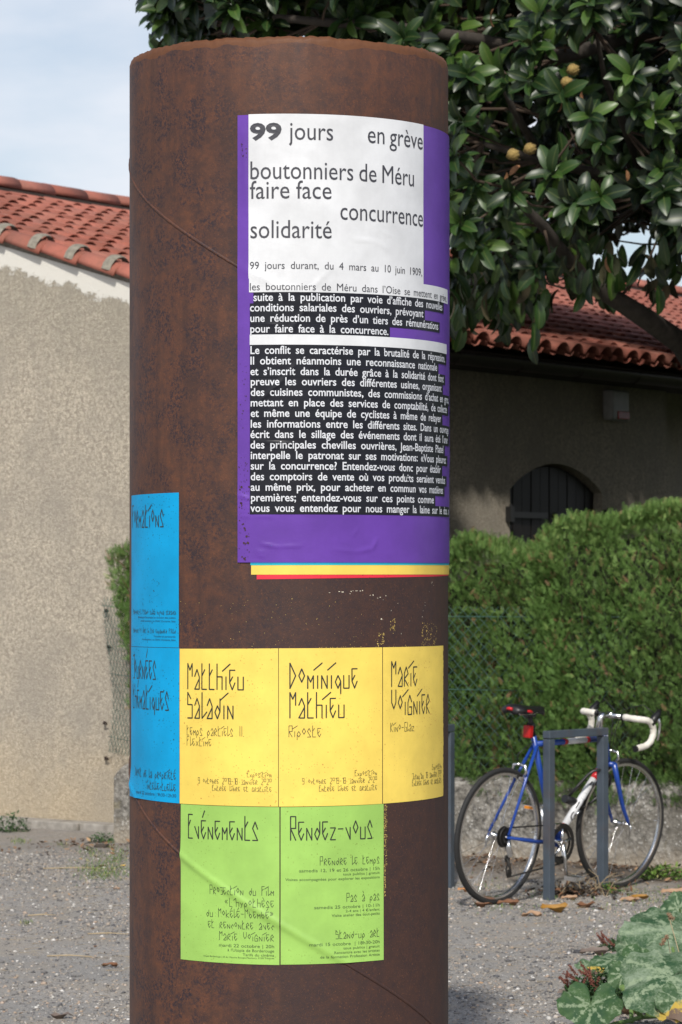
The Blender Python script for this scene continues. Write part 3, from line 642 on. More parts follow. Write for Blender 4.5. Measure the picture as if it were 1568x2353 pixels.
def ground_mat():
    m = NT('gravel_ground'); v = m.pos()
    st = m.vor(v, 95, 'Color'); sd = m.vor(v, 95); st2 = m.vor(v, 210, 'Color')
    g1 = m.ramp(m.n_sep(st), [(0.0, (0.12, 0.122, 0.128)), (0.35, (0.27, 0.255, 0.235)), (0.7, (0.37, 0.345, 0.31)), (1.0, (0.60, 0.57, 0.52))])
    g2 = m.ramp(m.n_sep(st2), [(0.0, (0.20, 0.19, 0.18)), (1.0, (0.44, 0.40, 0.36))])
    c = m.mix(0.45, g1, g2)
    big = m.noise(v, 1.1, 5, 0.6); c = m.mix(m.ramp(big, [(0.35, 0.0), (0.65, 0.75)]), c, (0.25, 0.243, 0.232))
    mud = m.ramp(m.noise(v, 3.2, 6, 0.65), [(0.48, 0.0), (0.62, 0.75)]); c = m.mix(mud, c, (0.32, 0.285, 0.24))
    # soil and needles towards the low wall
    sep = m.n('SeparateXYZ'); m.l(v, sep.inputs[0])
    vv = m.math('ADD', m.math('MULTIPLY', m.math('SUBTRACT', sep.outputs['X'], -1.38), .515), m.math('MULTIPLY', m.math('SUBTRACT', sep.outputs['Y'], 18.2), .857))
    soil = m.math('MULTIPLY', m.ramp(m.math('ADD', vv, m.math('MULTIPLY', m.math('SUBTRACT', m.noise(v, 5, 6, .7), .5), 1.3)), [(0.0, 0.0), (1.0, 0.0)]), 1.0)
    sf = m.math('ADD', m.math('ADD', vv, 1.05), m.math('MULTIPLY', m.math('SUBTRACT', m.noise(v, 4, 6, .7), .5), 1.6))
    sx = m.ramp(m.math('MULTIPLY', sf, 1.1), [(0.0, 0.0), (0.7, 0.85)])
    sx = m.math('MULTIPLY', sx, m.ramp(m.math('ADD', sep.outputs['X'], 1.2), [(0.0, 0.25), (0.9, 1.0)]))
    c = m.mix(sx, c, m.ramp(m.noise(v, 45, 5, .7), [(0.35, (0.045, 0.034, 0.024)), (0.55, (0.14, 0.105, 0.075)), (0.7, (0.24, 0.195, 0.145))]))
    gard = m.math('GREATER_THAN', vv, 0.10); gard = m.math('MULTIPLY', gard, m.math('GREATER_THAN', sep.outputs['X'], -1.3))
    c = m.mix(gard, c, m.ramp(m.noise(v, 12, 5, .7), [(0.35, (0.035, 0.045, 0.016)), (0.65, (0.075, 0.09, 0.03))]))
    m.col(c); m.set(0.9, 0, 0.25)
    h = m.math('ADD', m.math('MULTIPLY', m.math('SUBTRACT', 0.6, sd), 1.0), m.math('MULTIPLY', m.noise(v, 30, 4), 0.6)); m.bump(h, 0.7, 0.006)
    return m.m
GROUND = ground_mat()
def build_ground():
    xs = np.concatenate([[-900, -300, -100, -40, -20, -12, -8, -5], np.arange(-3.5, 4.5, .05), [5, 7, 10, 15, 30, 100, 300, 900]])
    ys = np.concatenate([[-900, -100, -20, 0, 5, 8], np.arange(9.5, 19.5, .05), [20, 22, 25, 30, 40, 80, 200, 600, 2000]])
    X, Y = np.meshgrid(xs, ys, indexing='ij'); Z = gz(X, Y)
    V = np.stack([X, Y, Z], 2).reshape(-1, 3); n = len(ys)
    i, j = np.meshgrid(np.arange(len(xs)-1), np.arange(n-1), indexing='ij'); b = (i*n+j).ravel()
    o = link('ground', np_mesh('ground', V, np.stack([b, b+n, b+n+1, b+1], 1), True), GROUND); tag(o, kind='structure')
build_ground()
def stone_mat():
    m = NT('loose_stones'); a = m.attr(); c = m.ramp(a, [(0.0, (0.06, 0.066, 0.08)), (0.22, (0.15, 0.15, 0.155)), (0.5, (0.31, 0.29, 0.265)), (0.76, (0.42, 0.37, 0.31)), (0.88, (0.50, 0.36, 0.26)), (0.93, (0.64, 0.62, 0.58)), (1.0, (0.82, 0.80, 0.77))])
    m.col(m.mix(m.noise(m.pos(), 150, 3), c, m.mix(0.5, c, (0.2, 0.18, 0.16)))); m.set(0.85, 0, 0.3); return m.m
OCT = np.array([(1, 0, 0), (.3, .9, .1), (-.8, .5, 0), (-.9, -.4, .1), (.1, -1, 0), (.2, .1, .55), (0, 0, -.5)]); OCTF = np.array([(0, 1, 5), (1, 2, 5), (2, 3, 5), (3, 4, 5), (4, 0, 5), (1, 0, 6), (2, 1, 6), (3, 2, 6), (4, 3, 6), (0, 4, 6)])
def wedge(n, y0, y1, x0=-1.15, x1=1.15, side=None):
    y = rng.uniform(y0**2, y1**2, n)**.5; k = rng.uniform(x0, x1, n); x = k*784/F*y
    if side is not None: pass
    return x, y
def build_gravel():
    x, y = wedge(75000, 10.4, 17.6)
    keep = (np.hypot(x-CX, y-CY) > CR)&~((np.abs(x-CX*y/CY) < .33*y/8)&(y > 9)&(y < 17))
    u, v = wall_uv(x, y); keep &= (v < 0)&((v < -1.0)|(x < -0.3)|(rng.random(len(x)) < .22))
    pn = np.sin(x*2.2+1.3*np.sin(y*1.1))*np.sin(y*1.7+x); keep &= rng.random(len(x)) < (0.62+.38*pn)
    x, y = x[keep], y[keep]; n = len(x)
    s = rng.lognormal(np.log(.0045), .48, n); s = np.clip(s, .002, .017)
    M = rotmats(n, rng.uniform(0, 6.28, n), rng.normal(0, .3, n), rng.normal(0, .3, n))
    Pp = np.stack([x, y, gz(x, y)+s*.15], 1)
    o = link('gravel', scatter('gravel', OCT, OCTF, M, s, Pp), stone_mat()); tag(o, 'loose grey and beige gravel spread over the ground', 'gravel', kind='stuff')
build_gravel()

# ------------------------------------------------------------------ the house: gable wall at the left, eave wall behind the hedge at the right
HW = Vector((.815, -.58, 0)); HC = Vector((.58, .815, 0)); HV = Vector((-2.23, 19.6, 3.80)); SL = .283; RDG = 2.86
def H(t, s, z): return Vector((HV.x, HV.y, 0))+HW*t+HC*s+Vector((0, 0, z))
def roof_z(t): return HV.z-SL*t if t > -RDG else HV.z-SL*-RDG+SL*(t+RDG)
def stucco_mat():
    m = NT('rough_beige_render'); v = m.co('Object')
    gr = m.noise(v, 85, 5, 0.75); gr2 = m.noise(v, 40, 5, 0.75); big = m.noise(v, 1.6, 6, 0.65)
    c = m.ramp(gr, [(0.34, (0.33, 0.288, 0.228)), (0.50, (0.55, 0.490, 0.390)), (0.66, (0.75, 0.68, 0.56))])
    c = m.mix(m.ramp(gr2, [(0.40, 0.85), (0.56, 0.0)]), c, (0.31, 0.268, 0.220))
    c = m.mix(m.ramp(big, [(0.42, 0.0), (0.62, 0.75)]), c, m.mix(gr, (0.25, 0.225, 0.19), (0.50, 0.45, 0.375)))
    streaks = m.noise(m.co('Object', (9, 9, .7)), 1.6, 5, .6)
    sep = m.n('SeparateXYZ'); t = m.n('TexCoord'); m.l(t.outputs['Object'], sep.inputs[0])
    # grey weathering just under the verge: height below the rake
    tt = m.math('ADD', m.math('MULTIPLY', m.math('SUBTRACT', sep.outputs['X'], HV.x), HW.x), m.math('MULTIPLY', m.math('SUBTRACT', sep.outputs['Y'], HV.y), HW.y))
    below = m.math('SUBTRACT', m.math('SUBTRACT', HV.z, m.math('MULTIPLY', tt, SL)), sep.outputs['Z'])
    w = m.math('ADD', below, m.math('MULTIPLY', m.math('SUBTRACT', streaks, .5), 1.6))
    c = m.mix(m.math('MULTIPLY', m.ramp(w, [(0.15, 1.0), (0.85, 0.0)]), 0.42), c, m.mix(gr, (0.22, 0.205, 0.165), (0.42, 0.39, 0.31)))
    # smooth pale band of new mortar along the verge
    edge = m.math('ADD', below, m.math('ADD', m.math('MULTIPLY', m.math('SUBTRACT', m.noise(v, 7, 5, .75), .5), .26), m.math('MULTIPLY', m.math('SUBTRACT', gr, .5), .14)))
    gable = m.math('LESS_THAN', m.math('ABSOLUTE', m.math('SUBTRACT', m.math('ADD', m.math('MULTIPLY', m.math('SUBTRACT', sep.outputs['X'], HV.x), HC.x), m.math('MULTIPLY', m.math('SUBTRACT', sep.outputs['Y'], HV.y), HC.y)), 0.0)), 0.05)
    band = m.math('MULTIPLY', m.math('LESS_THAN', edge, 0.160), gable)
    c = m.mix(m.math('MULTIPLY', band, .93), c, m.mix(big, (0.62, 0.61, 0.56), (0.74, 0.72, 0.66)))
    # warm stain near the foot
    foot = m.math('ADD', sep.outputs['Z'], m.math('MULTIPLY', m.math('SUBTRACT', big, .5), 1.2))
    c = m.mix(m.math('MULTIPLY', m.ramp(foot, [(0.05, 1.0), (0.75, 0.0)]), 0.42), c, m.mix(gr, (0.44, 0.33, 0.19), (0.68, 0.54, 0.34)))
    m.col(c); m.set(0.95, 0, 0.2)
    m.bump(m.math('MULTIPLY', m.math('ADD', gr, gr2), m.math('SUBTRACT', 1.0, m.math('MULTIPLY', band, .8))), 0.9, 0.012)
    return m.m
def tile_mat(base=(0.42, 0.145, 0.105)):
    m = NT('terracotta_tile'); oi = m.n('ObjectInfo'); v = m.pos()
    r0 = oi.outputs['Random']
    c = m.ramp(r0, [(0.0, tuple(x*.70 for x in base)), (0.45, base), (0.8, (base[0]*1.08, base[1]*1.18, base[2]*1.2)), (1.0, (base[0]*.75, base[1]*.95, base[2]*1.1))])
    c = m.mix(m.ramp(m.noise(v, 13, 5, .65), [(0.45, 0.0), (0.70, 0.42)]), c, (0.17, 0.085, 0.062))
    c = m.mix(m.ramp(m.noise(v, 2.2, 4), [(0.45, 0.0), (0.65, 0.35)]), c, (0.22, 0.13, 0.10))
    c = m.mix(m.ramp(m.noise(v, 5, 6, .75), [(0.63, 0.0), (0.70, 0.55)]), c, (0.38, 0.36, 0.30))
    m.col(c); m.set(0.85, 0, 0.25); m.bump(m.noise(v, 90, 4), .25, .003); return m.m
TILE = tile_mat(); MORTAR = plain('grey_mortar', (0.24, 0.22, 0.18), .95, sc=30, var=.3, bump=.5)
def build_house():
    hs = empty('house', tuple(H(1.78, 0, 0)))
    tag(hs, 'low beige rendered house with red clay tile roof, its gable left of the column', 'house')
    inv = Matrix.Translation(-hs.location)
    def fix(o): o.parent = hs; o.matrix_parent_inverse = inv; return o
    ST = stucco_mat()
    # gable wall with arched-free face: polygon in (t, z)
    b = MB(); te = 1.78; tl = -9.38
    poly = [(tl, -0.2), (te, -0.2), (te, roof_z(te)-.02), (-RDG, roof_z(-RDG)-.02), (tl, roof_z(tl)-.02)]
    b.prism(poly, 0, .3, lambda t, s, z: H(t, s, z)); fix(b.build('gable_wall', ST))
    # eave wall with an arched opening between s 3.42 and 4.71
    s0, s1, zs, rise = 3.42, 4.71, 2.24, .20; zt = roof_z(te)-.03
    arch = [(s0+(s1-s0)*k/14, zs+rise*math.sin(math.pi*min(1, max(0, k/14)))**.8) for k in range(15)]
    b = MB(); T0, T1 = te, te-.3
    def quadbox(sa, sb, za, zb_): b.prism([(sa, za), (sb, za), (sb, zb_), (sa, zb_)], T0, T1, lambda s, t, z: H(t, s, z))
    quadbox(.3, s0, -.2, zt); quadbox(s1, 5.68, -.2, zt); quadbox(s0, s1, -.2, .95)
    b.prism([(s0, zt)]+arch+[(s1, zt)], T0, T1, lambda s, t, z: H(t, s, z))
    fix(b.build('eave_wall', ST))
    b = MB(); b.prism([(5.68, -.2), (14.7, -.2), (14.7, zt), (5.68, zt)], te-1.1, te-1.4, lambda s, t, z: H(t, s, z)); b.prism([(te-1.1, -.2), (te-.3, -.2), (te-.3, zt), (te-1.1, zt)], 5.38, 5.68, lambda t, s, z: H(t, s, z))
    b.prism([(15, -.2), (14.7, -.2), (14.7, zt), (15, zt)], te, -9, lambda s, t, z: H(t, s, z)); b.prism([(.3, -.2), (14.7, -.2), (14.7, zt-.0), (.3, zt)], -9.1, -9.38, lambda s, t, z: H(t, s, z))
    fix(b.build('rear_wall', ST))
    # shutter in the opening: planks, strap hinges
    WOOD = plain('dark_brown_shutter_paint', (0.008, 0.005, 0.0045), .6, sc=40, bump=.2); IRON = plain('black_iron', (0.012, 0.012, 0.012), .5)
    sh = fix(empty('shutter', (0, 0, 0))); npl = 10
    def zarch(s): k = (s-s0)/(s1-s0); return zs+rise*math.sin(math.pi*min(1, max(0, k)))**.8
    for k in range(npl):
        a, c_ = s0+.015+(s1-s0-.03)*k/npl+.004, s0+.015+(s1-s0-.03)*(k+1)/npl-.004
        b = MB(); b.prism([(a, .98), (c_, .98), (c_, zarch(c_)-.02), (a, zarch(a)-.02)], te-.07+.004*(k % 2), te-.105, lambda s, t, z: H(t, s, z)); b.build('plank', WOOD, sh, bevel=.003)
    b = MB(); b.prism([(s0+.01, .96), (s1-.01, .96), (s1-.01, zs), (s0+.01, zs)], te-.107, te-.125, lambda s, t, z: H(t, s, z)); b.build('backing_board', plain('grey_shutter_back', (0.10, 0.09, 0.085), .7), sh)
    for z in (2.06, 1.2):
        for (a, c_) in ((s0-.03, s0+.58), (s1-.58, s1+.04)):
            b = MB(); b.prism([(a, z-.022), (c_, z-.022), (c_, z+.022), (a, z+.022)], te-.04, te-.062, lambda s, t, z: H(t, s, z)); b.build('strap_hinge', IRON, sh)
        for a in (s0-.035, s1+.035):
            b = MB(); b.box(H(te+.02, a, z), (.05, .05, .11), Matrix.Rotation(math.atan2(HC.y, HC.x), 3, 'Z')); b.tube([H(te+.03, a, z-.07), H(te+.03, a, z+.07)], .012); b.build('hinge_pin', IRON, sh)
    # wall iron left of the window
    b = MB(); q = 2.52; b.tube([H(te+.02, q, 2.78), H(te+.05, q+.03, 2.74), H(te+.05, q-.01, 2.66), H(te+.02, q+.02, 2.58)], .014, 6); b.box(H(te+.012, q+.01, 2.7), (.05, .02, .16), Matrix.Rotation(math.atan2(HC.y, HC.x), 3, 'Z')); fix(b.build('wall_iron', IRON))
    # roof: board, channel sheet, tiles
    b = MB()
    for (ta, tb) in ((-RDG, 2.08), (-9.6, -RDG)):
        za, zb_ = roof_z(ta), roof_z(tb) if tb > -RDG else roof_z(-RDG)
        b.add([H(ta, .02, za-.0), H(tb, .02, zb_), H(tb, 15, zb_), H(ta, 15, za), H(ta, .02, za-.03), H(tb, .02, zb_-.03), H(tb, 15, zb_-.03), H(ta, 15, za-.03)], [(0, 1, 2, 3), (7, 6, 5, 4), (0, 4, 5, 1), (1, 5, 6, 2), (2, 6, 7, 3), (3, 7, 4, 0)])
    fix(b.build('roof_deck', plain('dark_roof_boards', (0.07, 0.045, 0.035), .9)))
    pitch, expo = .20, .31; ang_ = math.atan(SL); dslope = math.cos(ang_)
    down = Vector((HW.x*dslope, HW.y*dslope, -math.sin(ang_))); nor = Vector((HW.x*math.sin(ang_), HW.y*math.sin(ang_), math.cos(ang_)))
    M0 = Matrix((down, HC, nor)).transposed()
    def barrel(L, r0, r1, th, seg=7, up=True):
        b = MB(); vs = []; fs = []
        for (x, r) in ((0, r0), (L, r1)):
            for rr in (r, r-th):
                for k in range(seg+1):
                    a = math.pi*k/seg; z = math.sin(a)*rr*.86; vs.append((x, -math.cos(a)*rr, z if up else -z))
        n = seg+1
        for k in range(seg):
            fs += [(k, k+1, 2*n+k+1, 2*n+k), (n+k+1, n+k, 3*n+k, 3*n+k+1), (2*n+k, 2*n+k+1, 3*n+k+1, 3*n+k), (k+1, k, n+k, n+k+1)]
        fs += [(0, n, 3*n, 2*n), (n-1, 3*n-1, 4*n-1, 2*n-1)] if False else [(0, 2*n, 3*n, n), (n-1, 2*n-1, 4*n-1, 3*n-1)]
        return b.add(vs, fs, True)
    cover = barrel(.40, .048, .086, .011).mesh('roof_tile'); cover.materials.append(TILE)
    rf = fix(empty('roof', (0, 0, 0)))
    ncol = int(14.9/pitch); nrow = 17; cells = []
    for c_ in range(ncol):
        for r_ in range(nrow):
            s = .17+c_*pitch; t = -RDG+.06+r_*expo*dslope
            p = H(t, s, roof_z(t)); px = 784+F*p.x/p.y; py = 1330-F*(p.z-EYE)/p.y
            vis = (-20 < px < 300 or (1028 < px < 1590))
            cells.append((0 if vis else 1, p.y, s, t))
    cells.sort(key=lambda q: (q[0], q[1]))
    mesh_rest = MB(); chan = MB(); cv = [v.co.copy() for v in cover.vertices]; cf = [list(q.vertices) for q in cover.polygons]
    for k, (vis, d, s, t) in enumerate(cells):
        js = random.uniform(-.008, .008); jr = random.uniform(-.035, .035); jt = random.uniform(-.018, .018)
        loc = H(t+jt, s+js, roof_z(t+jt)+.052+random.uniform(0, .006))
        Mr = M0 @ Matrix.Rotation(jr, 3, 'Z') @ Matrix.Rotation(.02, 3, 'Y')
        if k < 292 and vis == 0:
            o = bpy.data.objects.new('roof_tile', cover); COL.objects.link(o); o.parent = rf
            o.matrix_local = Matrix.Translation(loc) @ Mr.to_4x4()
        else: mesh_rest.add([loc+Mr @ v for v in cv], cf, True)
    o = mesh_rest.build('roof_tile', TILE, rf); o['kind'] = 'stuff'
    for c_ in range(ncol+1):
        for r_ in range(nrow):
            s = .07+c_*pitch; t = -RDG+.06+r_*expo*dslope+.05
            loc = H(t, s, roof_z(t)+.075); Mr = M0 @ Matrix.Rotation(.045, 3, 'Y')
            for v in ():
                pass
            vs = []; seg = 4
            for (x, r) in ((0, .078), (.36, .062)):
                for q in range(seg+1):
                    a = math.pi*q/seg; vs.append(loc+Mr @ Vector((x, -math.cos(a)*r, -math.sin(a)*r*.7)))
            chan.add(vs, [(q, q+1, seg+2+q, seg+1+q) for q in range(seg)], True)
    o = chan.build('channel_tile', TILE, rf); o['kind'] = 'stuff'
    # ridge caps and verge caps with mortar joints
    rc = barrel(.46, .105, .125, .016, 9).mesh('ridge_tile'); rc.materials.append(TILE)
    Mc = Matrix((HC, -HW, Vector((0, 0, 1)))).transposed()
    for k in range(36):
        o = bpy.data.objects.new('ridge_tile', rc); COL.objects.link(o); o.parent = rf
        o.matrix_local = Matrix.Translation(H(-RDG, -.02+k*.41, roof_z(-RDG)+.105+random.uniform(-.006, .006))) @ (Mc @ Matrix.Rotation(.03+random.uniform(-.01, .01), 3, 'Y')).to_4x4()
    vc = barrel(.40, .088, .108, .014, 9).mesh('verge_tile'); vc.materials.append(TILE)
    for k in range(-1, 18):
        t = -RDG+.05+k*.325*dslope
        if t > 1.95: break
        o = bpy.data.objects.new('verge_tile', vc); COL.objects.link(o); o.parent = rf
        loc = H(t, .045, roof_z(t)+.022)
        o.matrix_local = Matrix.Translation(loc) @ (M0 @ Matrix.Rotation(.05, 3, 'Y')).to_4x4()
        if k > 0:
            b = MB(); b2 = []
            for (x, r) in ((-.035, .101), (.012, .108), (.035, .098)):
                for q in range(9):
                    a = math.pi*q/8; b2.append(loc+M0 @ Vector((x, -math.cos(a)*(r+.004), math.sin(a)*(r+.010)*.88+.008)))
            b.add(b2, [(i*9+q, i*9+q+1, i*9+q+10, i*9+q+9) for i in range(2) for q in range(8)], True); b.build('mortar_joint', MORTAR, rf)
    # crooked broken tile seen on the slope
    o = bpy.data.objects.new('roof_tile', cover); COL.objects.link(o); o.parent = rf; o['label'] = 'loose tile lying askew on the slope'
    o.matrix_local = Matrix.Translation(H(.35, .95, roof_z(.35)+.14)) @ (M0 @ Matrix.Rotation(.5, 3, 'Z')).to_4x4()
    # bedding mortar between verge tiles and wall top
    b = MB(); b.prism([(-RDG, roof_z(-RDG)-.02), (2.0, roof_z(2.0)-.02), (2.0, roof_z(2.0)+.012), (-RDG, roof_z(-RDG)+.012)], .012, .12, lambda t, s, z: H(t, s, z)); fix(b.build('verge_bedding', MORTAR))
    b = MB(); b.prism([(-RDG+.08, roof_z(-RDG)-.04), (-RDG+.14, roof_z(-RDG)-.04), (-RDG+.14, roof_z(-RDG)+.08), (-RDG+.08, roof_z(-RDG)+.08)], 0, 15, lambda t, s, z: H(t, s, z)); fix(b.build('ridge_shadow_strip', plain('ridge_shadow_dark', (0.05, .04, .035), .95)))  # dark strip painting the shadow gap under the ridge caps
    # gutter and fascia along the eave
    GUT = plain('brown_zinc_gutter', (0.045, 0.035, 0.032), .45, metal=.3, bump=.05)
    gx = 2.16; gzz = roof_z(2.13)-.075; b = MB(); vs = []; n = 9
    for s in (0, 15):
        for rr in (.075, .069):
            for q in range(n):
                a = math.pi*q/(n-1); vs.append(H(gx-math.cos(a)*rr, s, gzz-math.sin(a)*rr*1.15))
    fs = [(q, q+1, 2*n+q+1, 2*n+q) for q in range(n-1)]+[(n+q+1, n+q, 3*n+q, 3*n+q+1) for q in range(n-1)]+[(0, 2*n, 3*n, n), (n-1, 2*n-1, 4*n-1, 3*n-1)]
    b.add(vs, fs, True); b.tube([H(gx+.078, 0, gzz+.004), H(gx+.078, 15, gzz+.004)], .008, 6); g = fix(b.build('gutter', GUT))
    for s in np.arange(.5, 15, .8):
        b = MB(); b.tube([H(gx-.08, s, gzz+.02), H(gx-.05, s, gzz-.07), H(gx, s, gzz-.093), H(gx+.05, s, gzz-.07), H(gx+.082, s, gzz+.012)], .006, 4); fix(b.build('gutter_bracket', GUT))
    b = MB(); b.prism([(2.04, roof_z(2.05)-.03), (2.07, roof_z(2.05)-.03), (2.07, roof_z(2.05)-.17), (2.04, roof_z(2.05)-.17)], 0, 15, lambda t, s, z: H(t, s, z))
    b.prism([(1.70, roof_z(2.05)-.15), (2.04, roof_z(2.05)-.15), (2.04, roof_z(2.05)-.17), (1.70, roof_z(2.05)-.17)], .3, 15, lambda t, s, z: H(t, s, z)); fix(b.build('eave_board', plain('dark_eave_boards', (0.03, 0.022, 0.018), .8)))
    # alarm box under the eave: a thing of its own
    ab = empty('alarm_box', tuple(H(te, 4.83, 2.9))); tag(ab, 'white alarm box with a red lower panel high on the shaded house wall', 'alarm box')
    Mz = Matrix.Rotation(math.atan2(HC.y, HC.x), 3, 'Z')
    b = MB(); b.box((0, 0, 0), (.26, .09, .23), Mz)
    for v in range(len(b.v)): b.v[v] = tuple(Vector(b.v[v])+HW*.05)
    b.build('casing', plain('white_plastic', (.36, .36, .36), .5), ab, bevel=.02)
    b = MB(); b.box(HW*.097+HC*.03+Vector((0, 0, -.075)), (.17, .012, .06), Mz); b.build('red_lens', plain('red_plastic', (.35, .01, .01), .4), ab, bevel=.008)
build_house()
def build_kerb():
    b = MB(); 
    def pr(ta, tb, d0, d1, h): b.prism([(ta, -.1), (tb, -.1), (tb, h), (ta, h)], -d0, -d1, lambda t, s, z: H(t, s, z))
    t = -5
    conc = plain('worn_concrete_kerb', (0.30, 0.28, 0.25), .95, sc=18, var=.3, bump=.6, dirt=(0.10, 0.085, 0.06), dirt_amt=.7)
    root = empty('kerb', tuple(H(0, -.12, 0))); tag(root, 'thin worn concrete kerb along the foot of the gable wall', 'kerb')
    inv = Matrix.Translation(-root.location)
    while t < 1.7:
        L = random.uniform(.85, 1.1); b = MB(); h = random.uniform(.045, .058)
        b.prism([(t+.004, -.1), (t+L-.004, -.1), (t+L-.004, h+random.uniform(-.004, .004)), (t+.004, h)], .0, -random.uniform(.16, .175), lambda t_, s, z: H(t_, s, z))
        o = b.build('kerb_stone', conc, root, bevel=.006); o.matrix_parent_inverse = inv; t += L
build_kerb()
# ------------------------------------------------------------------ low wall, fence, hedges
def Wp(u, v, z): return Vector((WALL0[0]+WD[0]*u+WN[0]*v, WALL0[1]+WD[1]*u+WN[1]*v, z))
def wall_mat():
    m = NT('weathered_concrete'); v = m.co('Object')
    big = m.noise(v, 3.0, 6, .7); f = m.noise(v, 26, 6, .75); sp = m.math('SUBTRACT', .72, m.math('ADD', m.vor(v, 42), m.math('MULTIPLY', m.math('SUBTRACT', .5, m.noise(v, 9, 4)), 1.2)))
    c = m.ramp(f, [(0.36, (0.065, 0.061, 0.055)), (0.50, (0.23, 0.218, 0.195)), (0.64, (0.42, 0.40, 0.36))])
    c = m.mix(m.ramp(big, [(0.42, 0.0), (0.58, 0.75)]), c, (0.14, 0.13, 0.11))
    c = m.mix(m.ramp(sp, [(0.50, 0.0), (0.62, 0.8)]), c, (0.46, 0.45, 0.42))
    c = m.mix(m.ramp(m.noise(v, 8, 5, .7), [(0.60, 0.0), (0.70, 0.5)]), c, (0.20, 0.17, 0.08))
    sep = m.n('SeparateXYZ'); t = m.n('TexCoord'); m.l(t.outputs['Object'], sep.inputs[0])
    low = m.ramp(m.math('ADD', sep.outputs['Z'], m.math('MULTIPLY', m.math('SUBTRACT', f, .5), .25)), [(0.03, 1.0), (0.16, 0.0)])
    c = m.mix(m.math('MULTIPLY', low, .6), c, (0.40, 0.34, 0.26))
    m.col(c); m.set(.95, 0, .2); m.bump(m.math('ADD', f, m.math('MULTIPLY', sp, .5)), .9, .012); return m.m
WM = wall_mat()
def build_low_wall():
    L, T = 8.5, .17; nu, nv, nz = 140, 4, 12; pts = []
    prof = []     # closed cross-section (v, z)
    for q in range(nz+1): prof.append((0, -.1+.55*q/nz))
    for q in range(1, 7): a = math.pi*q/7; prof.append((T/2-T/2*math.cos(a), .45+.035*math.sin(a)))
    for q in range(nz+1): prof.append((T, .45-.55*q/nz))
    n = len(prof); V = []; us = np.concatenate([[-.0], np.linspace(.015, .1, 5), np.linspace(.14, L, nu)])
    for i, u in enumerate(us):
        top = .0+.01*math.sin(u*2.1)+.006*math.sin(u*7.7)+random.uniform(-.003, .003)
        rnd = 0.10 if i == 0 else 0.0
        for v, z in prof:
            zz = z+(top if z > .3 else 0)
            if u < .1: zz -= max(0, zz-.35)*((.1-u)/.1)**2*.55
            vv = v+random.uniform(-.003, .003)
            V.append(Wp(u, vv, zz))
    Fc = [(i*n+j, (i+1)*n+j, (i+1)*n+(j+1) % n, i*n+(j+1) % n) for i in range(len(us)-1) for j in range(n)]
    V = [tuple(v) for v in V]; Fc += [tuple(range(n))]
    o = link('low_wall', np_mesh('low_wall', np.array(V), [list(f) for f in Fc], False), WM)
    tag(o, 'low weathered concrete wall running behind the parked bicycle under the hedge', 'wall')
    b = MB(); b.prism([(0, -.05), (.42, -.05), (.42, .02), (0, .035)], -.16, -.004, lambda u, v, z: Wp(u, v, z)); 
build_low_wall()
WIRE = plain('green_coated_wire', (0.055, 0.13, 0.105), .45, var=.15); 
def build_fence(name, label, pa, pb, z0, z1, sag=None, holes=None, posts=True):
    pa, pb = Vector(pa), Vector(pb); root = empty(name, tuple(pa)); tag(root, label, 'fence')
    d = (pb-pa); L = d.length; d.normalize(); D = .068; inv = Matrix.Translation(-root.location)
    nr = Vector((d.y, -d.x, 0)); b = MB(); h = z1-z0; nn = int((L+h)/D)+2
    zz = lambda: random.uniform(-.004, .004)
    for s in (1, -1):
        for k in range(-2, nn):
            x0 = k*D-(0 if s == 1 else 0); pts = []
            st = np.arange(0, h+.001, D/2)
            for i, z in enumerate(st):
                x = (x0-h+z*1.0+h*0) if s == 1 else (x0-z)
                x = x0+(z if s == 1 else -z)-(h/2 if s == 1 else -h/2)*0-(h if s == 1 else 0)
                if 0 <= x <= L:
                    p = pa+d*x+Vector((0, 0, z0+z))+nr*(.0025*s*(1 if i % 2 else -1))
                    if sag: p = sag(p, x, z)
                    if p is None: 
                        if len(pts) > 1: b.tube(pts, .0017, 3, cap=False)
                        pts = []; continue
                    pts.append(p)
                else:
                    if len(pts) > 1: b.tube(pts, .0017, 3, cap=False)
                    pts = []
            if len(pts) > 1: b.tube(pts, .0017, 3, cap=False)
    o = b.build('wire_mesh', WIRE, root); o.matrix_parent_inverse = inv; o['kind'] = 'stuff'
    for z in (z1-.07, (z0+z1)/2, z0+.10):
        pts = []
        for q in range(13):
            x = L*q/12; p = pa+d*x+Vector((0, 0, z-.006*math.sin(math.pi*q/12)))+nr*.006
            if sag: p = sag(p, x, z-z0)
            if p is not None: pts.append(p)
        if len(pts) > 1:
            b = MB(); b.tube(pts, .0024, 5); o = b.build('tension_wire', WIRE, root); o.matrix_parent_inverse = inv
    return root
build_fence('wire_fence', 'green chain link fence on the low wall, sunk in the hedge behind the bicycle', tuple(Wp(.1, .085, 0)), tuple(Wp(3.5, .085, 0)), .49, 1.46)
def sagl(p, x, z):
    zn = (z-0)/1.0; lim = .10+.10*math.sin(zn*2.2+.5)+.03*math.sin(z*9)
    if x < .0+max(0, (.13*(1-abs(zn-.1)))*0): return None
    q = p.copy(); q += Vector((.03*math.sin(z*5), 0, .0)); return q
build_fence('wire_fence', 'narrow strip of green chain link hooked to the gable wall left of the column', (-1.485, 19.03, 0), (-1.13, 18.12, 0), .50, 1.50, sagl)
